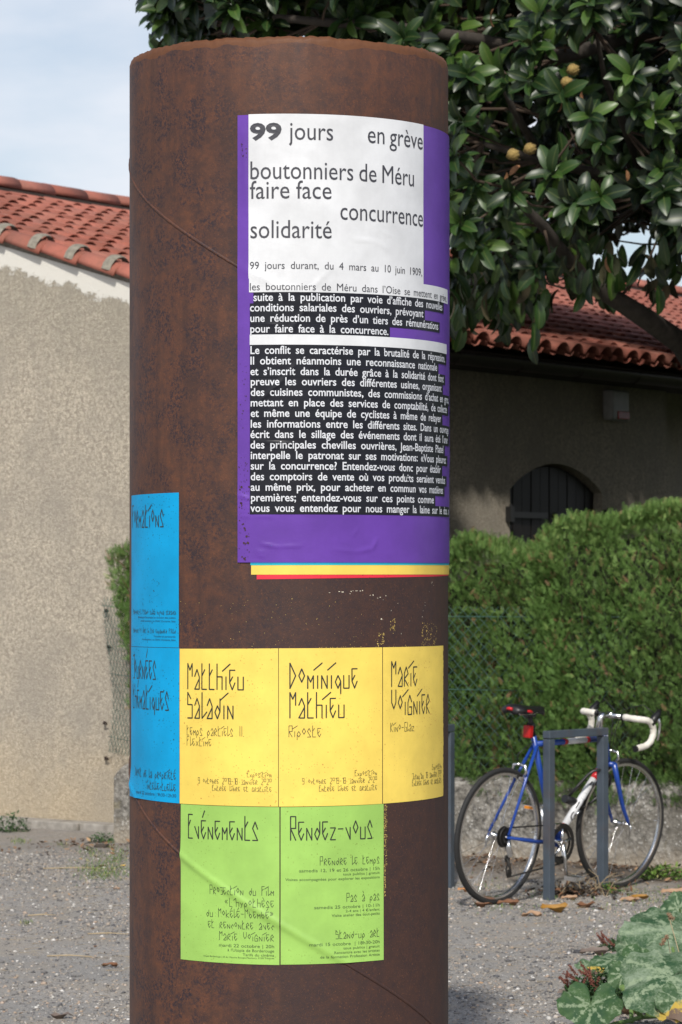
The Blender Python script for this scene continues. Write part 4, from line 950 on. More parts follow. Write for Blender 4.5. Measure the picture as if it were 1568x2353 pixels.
def build_hooks():
    IR = plain('rusty_hook_iron', (0.05, 0.035, 0.028), .8)
    for i, (px, py, lab) in enumerate([(243, 1403, 'topmost small iron hook in the gable wall holding the fence'), (249, 1486, 'second iron hook from the top in the gable wall'), (240, 1661, 'third iron hook from the top in the gable wall'), (243, 1742, 'lowest iron hook in the gable wall, above the low wall end')]):
        p = P(px, py, 19.06); root = empty('wall_hook', tuple(p)); tag(root, lab, 'hook')
        b = MB(); b.tube([(0, .05, 0), (0, -.03, .0), (.010, -.04, .006), (.02, -.034, -.003), (.015, -.025, -.009)], .0045, 6); b.box((0, -.012, 0), (.018, .012, .022)); b.build('hook', IR, root)
build_hooks()

def frond():
    """flat conifer spray: stem with forked side leaflets, length 1 along x"""
    vs = []; fs = []
    def leaflet(p, a, L, w):
        c, s = math.cos(a), math.sin(a); b = len(vs); z = random.uniform(-.05, .05)
        vs.extend([(p[0], p[1], 0), (p[0]+c*L*.45-s*w, p[1]+s*L*.45+c*w, z*.5), (p[0]+c*L, p[1]+s*L, z-.04), (p[0]+c*L*.45+s*w, p[1]+s*L*.45-c*w, z*.5)])
        fs.append((b, b+1, b+2, b+3))
    leaflet((0, 0), 0, 1.0, .022)
    for k, x in enumerate((.12, .30, .48, .66, .82)):
        L = .50*(1-x*.72)
        for sg in (-1, 1):
            a = sg*(.62+random.uniform(-.15, .15)); leaflet((x, 0), a, L, .027)
    return np.array(vs), np.array(fs)
def hedge_mat():
    m = NT('conifer_foliage'); a = m.attr()
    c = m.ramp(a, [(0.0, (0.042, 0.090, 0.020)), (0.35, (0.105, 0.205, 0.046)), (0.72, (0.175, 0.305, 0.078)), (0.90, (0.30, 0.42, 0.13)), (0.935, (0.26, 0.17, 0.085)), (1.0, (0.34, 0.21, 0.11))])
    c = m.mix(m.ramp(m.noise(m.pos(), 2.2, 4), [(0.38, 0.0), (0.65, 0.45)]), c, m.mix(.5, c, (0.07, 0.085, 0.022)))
    m.col(c); m.set(.6, 0, .3); m.b.inputs['Subsurface Weight'].default_value = 0.0
    tr = m.n('BsdfTranslucent'); m.l(c, tr.inputs['Color']); mx = m.n('MixShader'); mx.inputs[0].default_value = .22
    out = m.nt.nodes['Material Output']; m.l(m.b.outputs[0], mx.inputs[1]); m.l(tr.outputs[0], mx.inputs[2]); m.l(mx.outputs[0], out.inputs['Surface'])
    return m.m
HEDGE = hedge_mat(); FV, FF = frond()
def build_hedge(name, label, u0, u1, ztop, depth, front, dens=1500, leftend=False):
    """ztop(u), front(u,z): how far behind the wall line the clipped face stands"""
    root = empty(name, tuple(Wp((u0+u1)/2, .3, .3))); tag(root, label, 'hedge'); inv = Matrix.Translation(-root.location)
    zb = .35; Ps = []; Ns = []
    def addf(n, fn):
        for _ in range(n):
            p, nn = fn()
            if p is not None: Ps.append(p); Ns.append(nn)
    def face():
        u = random.uniform(u0, u1)
        if (u > 4.25 or .7 < u < 2.0) and random.random() < .72: return None, None
        z = zb+(ztop(u)-zb)*random.random()
        if leftend and u < u0+.34*max(0, 1.42-z)+.3*max(0, z-1.55): return None, None
        lay = abs(random.gauss(0, .05))
        rough = .06*math.sin(u*5.3+z*3)*math.sin(z*6.1-u*2)+.03*math.sin(u*11-z*7)*math.sin(z*12+u*3)+.025*math.sin(u*17+z*13)
        e = max(0, (z-(ztop(u)-.16))/.16)**2*.10; e2 = max(0, (u0+.18-u)/.18)**2*.16 if leftend else 0
        return Wp(u, front(u, z)+rough+lay+e+e2, z), (-WN[0], -WN[1], .25)
    def top():
        u = random.uniform(u0, u1)
        if u > 4.25 and random.random() < .7: return None, None
        v = random.uniform(front(u, 1.8), depth); return Wp(u, v, ztop(u)+.03*math.sin(u*9)*math.sin(v*8)-abs(random.gauss(0, .035))), (0, 0, 1)
    def end():
        v = random.uniform(0, depth); z = zb+(ztop(u0)-zb)*random.random(); return Wp(u0+abs(random.gauss(0, .05))+.04*math.sin(z*6+v*5)+.34*max(0, (1.42-z))+.3*max(0, z-1.55), front(u0, z)+v, z), (-WD[0], -WD[1], .2)
    def endr():
        v = random.uniform(0, depth); z = zb+(ztop(u1)-zb)*random.random(); return Wp(u1-abs(random.gauss(0, .05)), front(u1, z)+v, z), (WD[0], WD[1], .2)
    A = (u1-u0)*1.5
    addf(int(A*dens), face); addf(int((u1-u0)*depth*dens*.9), top); addf(int(depth*1.4*dens), end); addf(int(depth*1.4*dens*.5), endr)
    Pp = np.array([tuple(p) for p in Ps]); N = np.array(Ns, float); n = len(Pp)
    D = N*.55+rng.normal(0, .55, (n, 3))+np.array([0, 0, .75]); U = N*.6+rng.normal(0, .6, (n, 3))
    M = frame_mats(D, U); s = rng.uniform(.030, .070, n)
    rnd = np.clip(rng.beta(2.2, 2.4, n)*.80+.16*np.clip((Pp[:, 2]-1.1)/.8, -1, 1)+.05+.16*(np.sin(Pp[:, 0]*7+Pp[:, 2]*5)*np.sin(Pp[:, 2]*8-Pp[:, 0]*3))*.35, 0, .925)  # fronds lighten with height, painting the lit hedge top into their colour
    br = rng.random(n) < .045; rnd[br] = rng.uniform(.94, 1, br.sum())
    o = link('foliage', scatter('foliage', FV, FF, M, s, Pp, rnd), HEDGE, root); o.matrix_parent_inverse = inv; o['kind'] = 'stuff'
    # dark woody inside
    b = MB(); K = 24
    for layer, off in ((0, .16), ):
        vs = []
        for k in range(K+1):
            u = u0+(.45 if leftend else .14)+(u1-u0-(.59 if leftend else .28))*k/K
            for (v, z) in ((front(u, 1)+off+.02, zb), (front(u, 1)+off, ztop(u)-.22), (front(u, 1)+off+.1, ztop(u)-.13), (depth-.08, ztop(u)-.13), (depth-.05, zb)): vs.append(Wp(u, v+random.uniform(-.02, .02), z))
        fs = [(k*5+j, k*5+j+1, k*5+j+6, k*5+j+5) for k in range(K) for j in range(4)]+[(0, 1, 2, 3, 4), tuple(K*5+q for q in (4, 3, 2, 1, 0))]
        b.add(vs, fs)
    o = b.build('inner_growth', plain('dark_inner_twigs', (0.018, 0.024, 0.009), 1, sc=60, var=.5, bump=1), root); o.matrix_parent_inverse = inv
    b = MB()
    for k in range(70):
        u = random.uniform(u0+.05, u1-.05); z = random.uniform(.55, ztop(u)-.1); p = Wp(u, front(u, z)+.05, z); q = p+Vector((random.uniform(-.10, .06), -.06, random.uniform(.05, .16)))
        b.tube([p, (p+q)/2+Vector((.008, 0, 0)), q], [.003, .0022, .001], 4, cap=False)
    for u in np.arange(u0+.25, u1, .45):
        b.tube([Wp(u, depth*.5+.1, 0), Wp(u+.05, depth*.5, .8), Wp(u, depth*.5, 1.5)], [.03, .025, .012], 6)
    o = b.build('twigs', plain('reddish_brown_twig', (0.14, 0.075, 0.04), .9), root); o.matrix_parent_inverse = inv; o['kind'] = 'stuff'
def zt1(u): return 1.72+.10*math.exp(-((u-2.35)/.17)**2)+.035*math.sin(u*8)+(.05 if u < .8 else 0)
def zt2(u): return np.interp(u, [2.8, 2.95, 3.1, 3.3, 3.6, 4.2, 7.4], [1.75, 1.87, 1.925, 1.955, 1.98, 2.03, 2.06])+.012*math.sin(u*13)
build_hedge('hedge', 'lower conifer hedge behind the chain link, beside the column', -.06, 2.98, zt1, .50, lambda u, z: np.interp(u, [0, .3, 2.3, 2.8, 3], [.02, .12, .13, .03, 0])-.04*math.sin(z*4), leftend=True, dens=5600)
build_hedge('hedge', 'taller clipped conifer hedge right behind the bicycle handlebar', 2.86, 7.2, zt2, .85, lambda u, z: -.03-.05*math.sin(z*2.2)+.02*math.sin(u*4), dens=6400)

# ------------------------------------------------------------------ magnolia
def leaf_base():
    st = [0, .10, .27, .50, .75, .91, 1.0]; w = [.02, .10, .165, .20, .185, .11, .0]
    vs = []
    for x, y in zip(st, w):
        z = .10*math.sin(x*2.4)-.22*x*x
        for k, sg in enumerate((-1, 0, 1)): vs.append((x, sg*y, z+(abs(sg)*y*.42)+(.012*math.sin(x*22+k) if sg else 0)))
    fs = []
    for i in range(len(st)-1):
        b = i*3; fs += [(b, b+3, b+4, b+1), (b+1, b+4, b+5, b+2)]
    return np.array(vs), np.array(fs)
LV, LF = leaf_base()
def leaf_mat():
    m = NT('glossy_magnolia_leaf'); a = m.attr(); g = m.n('NewGeometry'); oi = m.n('ObjectInfo')
    ax = m.math('FRACT', m.math('ADD', a, oi.outputs['Random']))
    c = m.ramp(ax, [(0.0, (0.006, 0.016, 0.005)), (0.40, (0.012, 0.032, 0.008)), (0.75, (0.028, 0.066, 0.013)), (1.0, (0.070, 0.130, 0.022))])
    ex = m.n('Attribute'); ex.attribute_name = 'ex'
    c = m.mix(m.ramp(ex.outputs['Fac'], [(0.86, 0.0), (1.0, 0.40)]), c, (0.16, 0.19, 0.06))
    back = m.mix(ax, (0.030, 0.040, 0.015), (0.060, 0.045, 0.020))
    m.col(m.mix(g.outputs['Backfacing'], c, back))
    rg = m.mix(g.outputs['Backfacing'], (.40, .40, .40), (.75, .75, .75)); m.l(rg, m.b.inputs['Roughness']); m.b.inputs['Specular IOR Level'].default_value = .5
    tr = m.n('BsdfTranslucent'); m.l(m.mix(.5, c, (.10, .20, .02)), tr.inputs['Color']); mx = m.n('MixShader'); mx.inputs[0].default_value = .06
    out = m.nt.nodes['Material Output']; m.l(m.b.outputs[0], mx.inputs[1]); m.l(tr.outputs[0], mx.inputs[2]); m.l(mx.outputs[0], out.inputs['Surface'])
    return m.m
LEAFM = leaf_mat(); BARK = plain('grey_brown_bark', (0.045, 0.037, 0.030), .9, sc=25, var=.3, bump=.6)
def build_magnolia():
    trunk0 = Vector((3.05, 18.7, 0)); root = empty('magnolia_tree', tuple(trunk0)); tag(root, 'large magnolia tree with glossy dark leaves hanging over the hedge and the roof', 'tree'); inv = Matrix.Translation(-root.location)
    def fix(o): o.matrix_parent_inverse = inv; return o
    # underside of the crown: height limit over the ground, rising with distance from the street side
    def px_of(x, y): return 784+F*x/16.0
    low_x = [-1.2, -.97, -.95, -.88, -.80, -.70, -.60, -.45, -.30, -.15, .0, .2, .40, .50, .57, .75, .95, 1.08, 1.20, 1.35, 1.45, 1.62, 1.85, 2.3, 3.0, 9.5]
    low_z = [5.6, 4.80, 4.62, 4.58, 4.60, 4.62, 4.52, 4.50, 4.47, 4.46, 4.42, 4.38, 4.20, 3.8, 3.30, 3.22, 3.12, 3.16, 3.34, 3.34, 3.42, 3.40, 3.45, 3.0, 2.5, 2.3]
    def zlow(x, y): return np.interp(x*16/y, low_x, low_z)
    ros = []
    # openings in the crown through which the sun reaches the house wall
    gaps = []
    for (px, py, r_) in [(1040, 1170, .26), (1095, 1225, .24), (1150, 1160, .20), (1165, 1220, .18), (1225, 985, .13), (1250, 1020, .14), (1290, 1050, .10), (1260, 965, .10), (1420, 1000, .10), (1440, 1025, .10), (1505, 1110, .09), (1045, 980, .10), (1140, 1040, .07), (1110, 1060, .07)]:
        ra = (px-784)/F; s = (.779+18.57*ra)/(.58-.815*ra); w = H(1.78, s, 0); w.z = EYE+(1330-py)/F*w.y; gaps.append((w, r_))
    def gap(x, y, z, k):
        for w, r_ in gaps:
            t = (y-w.y)/SUN_DIR.y
            if math.hypot(x-(w.x+SUN_DIR.x*t), (z-(w.z+SUN_DIR.z*t))*.75) < r_*k+.27: return True
        return False
    tries = 0
    while len(ros) < 3000 and tries < 200000:
        tries += 1
        x = random.uniform(-1.1, 9.0); y = random.uniform(15.5, 24.0); z = random.uniform(2.2, 7.6)
        zl = zlow(x, y); zl = EYE+(zl-EYE)*(y/16.0) if y > 16 else zl
        if z < zl+.08: continue
        e = ((x-3.1)/(4.35 if x < 3.1 else 6.0))**2+((y-19.0)/(3.7 if y < 19 else 5.0))**2+((z-4.2)/3.9)**2
        if e > 1: continue
        if gap(x, y, z, 1.0): continue
        k = 784+F*x/y; r_ = 1330-F*(z-EYE)/y; inview = -60 < k < 1640 and r_ > -80
        if not inview and (e < .45 or random.random() < .72): continue
        clump = math.sin(x*4.1+1.3*math.sin(z*3.3))*math.sin(z*4.7+x*1.2+1)*math.cos(y*2.2+x)
        if inview and y < 18.6 and clump < -.10: continue
        ros.append((x, y, z, e))
    for _ in range(340):
        x = -1.0+1.7*random.random()**1.25; y = random.uniform(15.6, 18.2); z = zlow(x, y)+.03+random.random()**1.3*1.1
        ros.append((x, y, z, .8))
    A = np.array(ros); ctr = np.array([3.1, 19.0, 3.6])
    Ds = []; Us = []; Ps = []; Ss = []; vis = []
    for (x, y, z, e) in ros:
        out = np.array([x, y, z])-ctr; out = out/np.linalg.norm(out); out = out+np.array([-.1, -.45, .35])+rng.normal(0, .25, 3); out /= np.linalg.norm(out)
        a = np.cross(out, [0, 0, 1.0]); a /= np.linalg.norm(a)+1e-6; b = np.cross(out, a); nl = random.randint(8, 12); ph = random.random()*6
        k = 784+F*x/y; r_ = 1330-F*(z-EYE)/y; v = 1 if (-40 < k < 1600 and r_ > -60) else 0
        for i in range(nl):
            an = ph+i*2.4; tilt = .55+1.25*i/nl+random.uniform(-.1, .1)
            d = out*math.cos(tilt)+(a*math.cos(an)+b*math.sin(an))*math.sin(tilt)+np.array([0, 0, -.15])
            Ds.append(d); Us.append(out-d*np.dot(out, d)*.9+rng.normal(0, .15, 3)); Ps.append(np.array([x, y, z])+out*(.05-.07*i/nl)); Ss.append(random.uniform(.105, .185)*(1 if v else 1.65)); vis.append(v*(30-y))
    # dark pendulous leaves on inner twigs
    for _ in range(4200):
        x = random.uniform(-.2, 5.5); y = random.uniform(17.0, 22.5); z = random.uniform(3.0, 6.4)
        zl = zlow(x, y); zl = EYE+(zl-EYE)*(y/16.0) if y > 16 else zl
        if z < zl+.12: continue
        e = ((x-3.1)/4.2)**2+((y-19.0)/3.7)**2+((z-4.2)/3.7)**2
        if e > 1 or gap(x, y, z, .9): continue
        d = rng.normal(0, .6, 3)+np.array([0, -.3, -.8]); Ds.append(d); Us.append(rng.normal(0, 1, 3)+np.array([0, 0, 1])); Ps.append(np.array([x, y, z])); Ss.append(random.uniform(.12, .2)); vis.append(0)
    # drooping dark sprays at the lower edge
    for _ in range(430):
        k = random.choice([(1040, 700), (1060, 690), (1095, 640), (1150, 690), (1190, 680), (1215, 715), (1240, 700), (1128, 660), (1320, 610), (1405, 650), (1370, 625), (1090, 720), (1165, 720), (1300, 590), (1500, 640), (1545, 610)]); y = random.uniform(16.2, 18.0)
        p = P(k[0]+random.gauss(0, 22), k[1]-40+random.gauss(0, 36), y); d = rng.normal(0, .35, 3)+np.array([0, 0, -1.0])
        Ds.append(d); Us.append(rng.normal(0, 1, 3)+np.array([0, -.8, 0])); Ps.append(np.array(p)); Ss.append(random.uniform(.11, .17)); vis.append(1)
    Ds, Us, Ps, Ss, vis = map(np.array, (Ds, Us, Ps, Ss, vis)); M = frame_mats(Ds, Us); order = np.argsort(-vis)
    hero, rest = order[:290], order[290:]
    ex = (LV[:, 0]*0+np.where(np.abs(LV[:, 1]) < .001, 1.0, 0.0))
    o = fix(link('leaves', scatter('leaves', LV, LF, M[rest], Ss[rest], Ps[rest], None, True, ex), LEAFM, root)); o['kind'] = 'stuff'
    lm = np_mesh('leaf', LV, LF, True, {'rnd': np.zeros(len(LV)), 'ex': ex}); lm.materials.append(LEAFM)
    for i in hero:
        lo = bpy.data.objects.new('leaf', lm); COL.objects.link(lo); lo.parent = root; lo.matrix_parent_inverse = inv
        T = Matrix([list(M[i][r]*Ss[i])+[Ps[i][r]] for r in range(3)]+[[0, 0, 0, 1]]); lo.matrix_basis = T
    # trunk, limbs, twigs to the rosettes
    b = MB(); b.tube([trunk0+Vector((0, 0, -.1)), trunk0+Vector((.02, 0, 1.0)), trunk0+Vector((-.1, -.1, 2.2)), trunk0+Vector((.0, .1, 4.2)), trunk0+Vector((.1, .1, 6.5))], [.24, .19, .17, .12, .05], 14); fix(b.build('trunk', BARK, root))
    # limb seen sloping up to the left across the roof
    limbs = [[P(1640, 900, 17.6), P(1568, 790, 17.3), P(1490, 735, 17.0), P(1420, 690, 16.9), P(1360, 655, 16.8), P(1310, 600, 16.6), P(1250, 520, 16.3), P(1160, 430, 16.0)],
             [P(1640, 560, 18), P(1500, 450, 17.6), P(1380, 400, 17.2), P(1250, 370, 16.8), P(1110, 330, 16.4)],
             [P(1640, 60, 17.5), P(1480, 70, 17.2), P(1300, 130, 16.8), P(1100, 90, 16.3), P(900, 60, 16), P(740, 50, 15.9), P(640, 40, 15.8), P(560, 20, 15.7)],
             [P(1250, 370, 16.8), P(1180, 250, 16.5), P(1120, 120, 16.2)], [P(1500, 450, 17.6), P(1440, 300, 17.0), P(1390, 180, 16.5), P(1370, 70, 16.2)]]
    w0 = [.085, .06, .055, .03, .035]
    for L_, w in zip(limbs, w0):
        b = MB(); n = len(L_)
        if w > .05: L_ = [trunk0+Vector((-.05, -.05, 2.0 if w > .08 else 3.0))]+L_; n += 1
        b.tube(L_, [w*(1-.75*i/(n-1)) for i in range(n)], 10); fix(b.build('branch', BARK, root))
    nodes = [p for L_ in limbs for p in L_]
    b = MB()
    for (x, y, z, e) in ros:
        k = 784+F*x/y; r_ = 1330-F*(z-EYE)/y
        if not (-20 < k < 1600 and r_ > -40): continue
        p = Vector((x, y, z)); q = min(nodes, key=lambda t: (t-p).length); v = q-p; L = min(v.length, .9)
        if v.length < .05 or random.random() < .45: continue
        v.normalize(); mid = p+v*L*.5+Vector((random.uniform(-.05, .05), random.uniform(-.05, .05), -.04)); b.tube([p, p+v*L*.2+Vector((0, 0, -.02)), mid, p+v*L], [.005, .006, .008, .011], 4, cap=False)
    o = fix(b.build('twigs', plain('brown_twig', (0.060, 0.040, 0.026), .85), root)); o['kind'] = 'stuff'
    # fuzzy yellow seed cones
    CONE = plain('yellow_fuzzy_cone', (0.30, 0.21, 0.07), .95, sc=120, var=.35, bump=.8); DRY = plain('dry_brown_leaf', (0.22, 0.105, 0.045), .8, sc=60, var=.3)
    for (px, py, d) in [(1303, 190, 15.8), (1318, 160, 15.9), (1180, 355, 15.7), (1219, 342, 15.9)]:
        b = MB(); n_, m_ = 10, 12; vs = []; 
        for i in range(n_+1):
            for j in range(m_):
                a, t = 2*math.pi*j/m_, math.pi*i/n_; r0 = .027*(1+.28*math.sin(j*3+i*2.5)); vs.append((r0*math.sin(t)*math.cos(a)*1.2, r0*math.sin(t)*math.sin(a), r0*math.cos(t)))
        b.add([Vector(v)+P(px, py, d) for v in vs], [(i*m_+j, i*m_+(j+1) % m_, (i+1)*m_+(j+1) % m_, (i+1)*m_+j) for i in range(n_) for j in range(m_)], True); fix(b.build('seed_cone', CONE, root))
    for (px, py, d, L) in [(1290, 230, 15.8, .07), (1338, 210, 15.9, .06), (1135, 20, 15.9, .11), (1195, 380, 15.8, .08), (1165, 395, 15.9, .06), (1440, 390, 16, .06), (577, 95, 15.9, .08), (1395, 590, 16, .09)]:
        p = P(px, py, d); Mx = Euler((random.uniform(0, 6), random.uniform(.6, 1.5), random.uniform(0, 6))).to_matrix(); b = MB(); b.add([p+Mx @ Vector(v)*L for v in LV.tolist()], LF.tolist(), True); fix(b.build('dry_leaf', DRY, root))
build_magnolia()
def build_sky_blocker():
    # out-of-view tree added to keep skylight off the eave wall
    t0 = Vector((7.3, 17.6, 0)); root = empty('sky_blocker_tree', tuple(t0)); tag(root, 'unseen evergreen mass added right of the magnolia to shade the house wall', 'tree')
    n = 9000; d = rng.normal(0, 1, (n, 3)); d /= np.linalg.norm(d, axis=1, keepdims=True); r_ = rng.uniform(.55, 1, n)**.6
    Pp = d*r_[:, None]*np.array([3.3, 4.6, 3.4])+np.array([0, 0, 3.5]); k = Pp[:, 2] > .1; Pp = Pp[k]; n = len(Pp)
    M = frame_mats(d[k]+rng.normal(0, .6, (n, 3)), rng.normal(0, 1, (n, 3))+np.array([0, 0, .5]))
    o = link('foliage', scatter('foliage', FV, FF, M, rng.uniform(.35, .6, n), Pp), HEDGE, root); o['kind'] = 'stuff'
    b = MB(); b.tube([(0, 0, -.1), (.05, 0, 2), (0, .05, 5)], [.22, .17, .06], 12); b.build('trunk', BARK, root)
build_sky_blocker()
# ------------------------------------------------------------------ bicycle racks
STEEL = plain('grey_blue_painted_steel', (0.060, 0.078, 0.100), .42, var=.14, sc=9, bump=.06, dirt=(0.09, 0.05, 0.03), dirt_amt=.45)
def build_rack(a, b, label, h=.85, w=.044):
    a, b = Vector(a), Vector(b); root = empty('bicycle_rack', tuple(a)); tag(root, label, 'bicycle rack'); inv = Matrix.Translation(-root.location)
    d = (b-a); d.z = 0; L = d.length; Mz = Matrix.Rotation(math.atan2(d.y, d.x), 3, 'Z')
    for p in (a, b):
        m = MB(); m.box((p.x, p.y, (h-w)/2-.04), (w, w, h-w+.08), Mz); o = m.build('leg', STEEL, root, bevel=.004); o.matrix_parent_inverse = inv
    m = MB(); m.box(((a.x+b.x)/2, (a.y+b.y)/2, h-w/2), (L+w, w+.002, w*.86), Mz); o = m.build('top_bar', STEEL, root, bevel=.004); o.matrix_parent_inverse = inv
build_rack((1.030, 14.845, 0), (1.322, 15.145, 0), 'grey steel hoop rack the blue bicycle leans against')
build_rack((.30, 15.1, 0), (.56, 15.52, 0), 'grey steel rack of which one leg shows right beside the column')

# ------------------------------------------------------------------ bicycle: x forward, y left, z up; leaning to its right on the rack
BLUE = plain('glossy_blue_paint', (0.012, 0.055, 0.30), .28, var=.05, spec=.6); WHITEP = plain('glossy_white_paint', (.70, .71, .72), .3, var=.05); REDP = plain('glossy_red_paint', (.50, .015, .02), .3)
CHROME = plain('polished_alloy', (.72, .72, .72), .2, metal=1, var=.1); DARKM = plain('dark_greasy_metal', (.03, .028, .026), .5, metal=.5); RUB = plain('black_tyre_rubber', (.018, .018, .018), .75, bump=.1); GUM = plain('grey_tyre_wall', (.035, .031, .028), .8)
BLKP = plain('black_plastic', (.012, .012, .013), .38); TAPE = plain('off_white_bar_tape', (.70, .67, .60), .8, sc=35, var=.12, bump=.4, dirt=(.25, .2, .14), dirt_amt=.4); REDL = plain('red_reflector', (.42, .01, .01), .25); ORL = plain('orange_reflector', (.75, .26, .02), .3)
def build_bike():
    yaw = math.atan2(.751, .66); root = empty('road_bicycle', (.751, 14.69, .004), (R(4.5), 0, yaw))
    tag(root, 'blue and white racing bicycle with white drop bars, leaning on the grey rack', 'bicycle')
    def wheel(x, name='wheel', steer=0):
        w = empty(name, (x, 0, .338)); w.parent = root; w.rotation_euler = (0, 0, steer)
        b = MB(); b.torus((0, 0, 0), .325, .0125, 96, 10); b.build('tyre', RUB, w)
        b = MB(); b.torus((0, 0, 0), .3135, .0105, 96, 8, flat=.9); b.build('tyre_wall', GUM, w)
        b = MB(); vs = []; n = 96; prof = [(.311, .0105), (.300, .0105), (.2975, .005), (.2975, -.005), (.300, -.0105), (.311, -.0105)]
        for i in range(n):
            a = 2*math.pi*i/n; vs += [(r*math.cos(a), y, r*math.sin(a)) for r, y in prof]
        b.add(vs, [(i*6+j, i*6+(j+1) % 6, ((i+1) % n)*6+(j+1) % 6, ((i+1) % n)*6+j) for i in range(n) for j in range(6)]); b.build('rim', CHROME, w)
        b = MB(); b.tube([(0, -.035, 0), (0, -.03, 0), (0, -.028, 0), (0, .028, 0), (0, .03, 0), (0, .035, 0)], [.018, .02, .012, .012, .02, .018], 14); b.tube([(0, -.056, 0), (0, .056, 0)], .006, 8); b.build('hub', CHROME, w)
        b = MB()
        for i in range(28):
            a = 2*math.pi*i/28; sd = 1 if i % 2 else -1; off = (.9 if (i//2) % 2 else -.9)
            b.tube([(.019*math.cos(a+off), .028*sd, .019*math.sin(a+off)), (.299*math.cos(a), 0, .299*math.sin(a))], .0011, 4, cap=False)
        o = b.build('spokes', CHROME, w); o['kind'] = 'stuff'
        b = MB(); b.tube([(.299, 0, 0), (.265, 0, 0)], .003, 6); b.build('valve', CHROME, w)
        return w
    XR, XF, ZH = 0, 1.012, .338
    wr = wheel(XR); wf = wheel(XF, steer=R(-5))
    bb = (.455, 0, .275); cl = (.243, 0, .79); ht = (.822, 0, .805); hb = (.862, 0, .665)
    f = empty('frame', (0, 0, 0)); f.parent = root
    def part(name, pts, r, mat, par=f, n=12, **k):
        b = MB(); b.tube(pts, r, n, **k); return b.build(name, mat, par)
    V_ = Vector
    def lerp(a, b_, t): return V_(a).lerp(V_(b_), t)
    part('seat_tube', [bb, lerp(bb, cl, 1.06)], .0145, BLUE)
    tt0, tt1 = lerp(bb, cl, .98), lerp(hb, ht, .86)
    part('top_tube', [tt0, tt1], .0145, BLUE)
    # white patch with red edges on the top tube
    part('top_tube_decal', [lerp(tt0, tt1, .44), lerp(tt0, tt1, .72)], .0149, WHITEP); 
    for t in (.40, .72): part('top_tube_decal', [lerp(tt0, tt1, t), lerp(tt0, tt1, t+.045)], .0151, REDP)
    part('top_tube_decal', [lerp(tt0, tt1, .90), lerp(tt0, tt1, .985)], .0149, WHITEP)
    dt0, dt1 = V_(bb), lerp(hb, ht, .15)
    part('down_tube', [dt0, dt1], .0185, BLUE); part('down_tube_panel', [lerp(dt0, dt1, .20), lerp(dt0, dt1, .74)], .0190, WHITEP)
    part('down_tube_band', [lerp(dt0, dt1, .12), lerp(dt0, dt1, .20)], .0190, REDP); part('down_tube_band', [lerp(dt0, dt1, .74), lerp(dt0, dt1, .84)], .0190, REDP)
    part('head_tube', [lerp(hb, ht, -.02), lerp(hb, ht, 1.05)], .018, BLUE); part('head_band', [lerp(hb, ht, .72), lerp(hb, ht, .98)], .0184, WHITEP)
    part('bottom_bracket', [(bb[0], -.035, bb[2]), (bb[0], .035, bb[2])], .021, BLUE)
    for sd in (-1, 1):
        part('seat_stay', [lerp(bb, cl, .97)+V_((0, sd*.012, 0)), V_((.16, sd*.03, .63)), V_((XR, sd*.062, ZH+.01))], [.009, .008, .007], BLUE, n=8)
        part('chain_stay', [V_(bb)+V_((-.02, sd*.02, 0)), V_((.2, sd*.045, .305)), V_((XR, sd*.062, ZH))], [.011, .009, .008], BLUE, n=8)
    # lettering along the down tube
    Vt, Ft = text_mesh('GITANE', .015, 1); Lw = Vt[:, 0].max(); d = (dt1-dt0).normalized(); L = (dt1-dt0).length; up = V_((-d.z, 0, d.x))
    vs = []
    for x, y in Vt:
        s = .26*L+x/Lw*.44*L; h = (y-.34)*.050; a = h/.0194
        c = dt0+d*s; vs.append(c+up*math.sin(a)*.0194+V_((0, -1, 0))*math.cos(a)*.0194)
    me = bpy.data.meshes.new('lettering'); me.from_pydata([tuple(v) for v in vs], [], Ft); o = link('lettering', me, BLKP, f); o['kind'] = 'stuff'
    # fork
    fk = empty('fork', (0, 0, 0)); fk.parent = root; ax = (V_(hb)-V_(ht)).normalized()
    part('fork_crown', [V_(hb)+V_((.004, -.045, -.012)), V_(hb)+V_((.004, .045, -.012))], .014, BLUE, fk)
    for sd in (-1, 1): part('fork_blade', [V_(hb)+V_((.004, sd*.042, -.008)), V_((.905, sd*.047, .55)), V_((.955, sd*.05, .43)), V_((XF-.012, sd*.052, .36)), V_((XF, sd*.053, ZH))], [.0145, .013, .011, .009, .007], BLUE, fk, 10)
    part('headset', [lerp(hb, ht, 1.05), lerp(hb, ht, 1.25)], .019, CHROME, fk); part('quick_release', [(XF, -.058, ZH), (XF, -.066, ZH-.01), (XF-.01, -.07, ZH-.06)], [.007, .006, .004], CHROME, fk)
    part('quick_release', [(0, .066, ZH), (-.005, .07, ZH-.03), (-.008, .07, ZH-.06)], [.007, .006, .004], CHROME, f)
    # brakes
    for nm, c_, par in (('front_brake', V_((.90, 0, .690)), fk), ('rear_brake', V_((.135, 0, .655)), f)):
        b = MB()
        for sd in (-1, 1): b.tube([c_+V_((0, 0, .03)), c_+V_((.0, sd*.035, .025)), c_+V_((0, sd*.042, -.005)), c_+V_((0, sd*.022, -.03))], [.008, .009, .007, .007], 8)
        b.box(c_+V_((0, -.024, -.035)), (.05, .012, .014)); b.box(c_+V_((0, .024, -.035)), (.05, .012, .014)); b.build(nm, CHROME, par)
    # seat post and saddle
    sp = lerp(bb, cl, 1.06); st = V_((.190, 0, .925)); part('seat_post', [sp, st], .0125, DARKM); part('seat_clamp', [st+V_((-.03, 0, .0)), st+V_((.035, 0, .004))], .014, BLKP)
    sd_ = empty('saddle', (0, 0, 0)); sd_.parent = root
    xs = [.045, .06, .09, .13, .18, .23, .28, .31, .322]; hw = [.045, .064, .070, .062, .036, .022, .019, .016, .006]; zt = [.975, .983, .986, .982, .974, .971, .970, .966, .958]
    vs = []; nn = 12
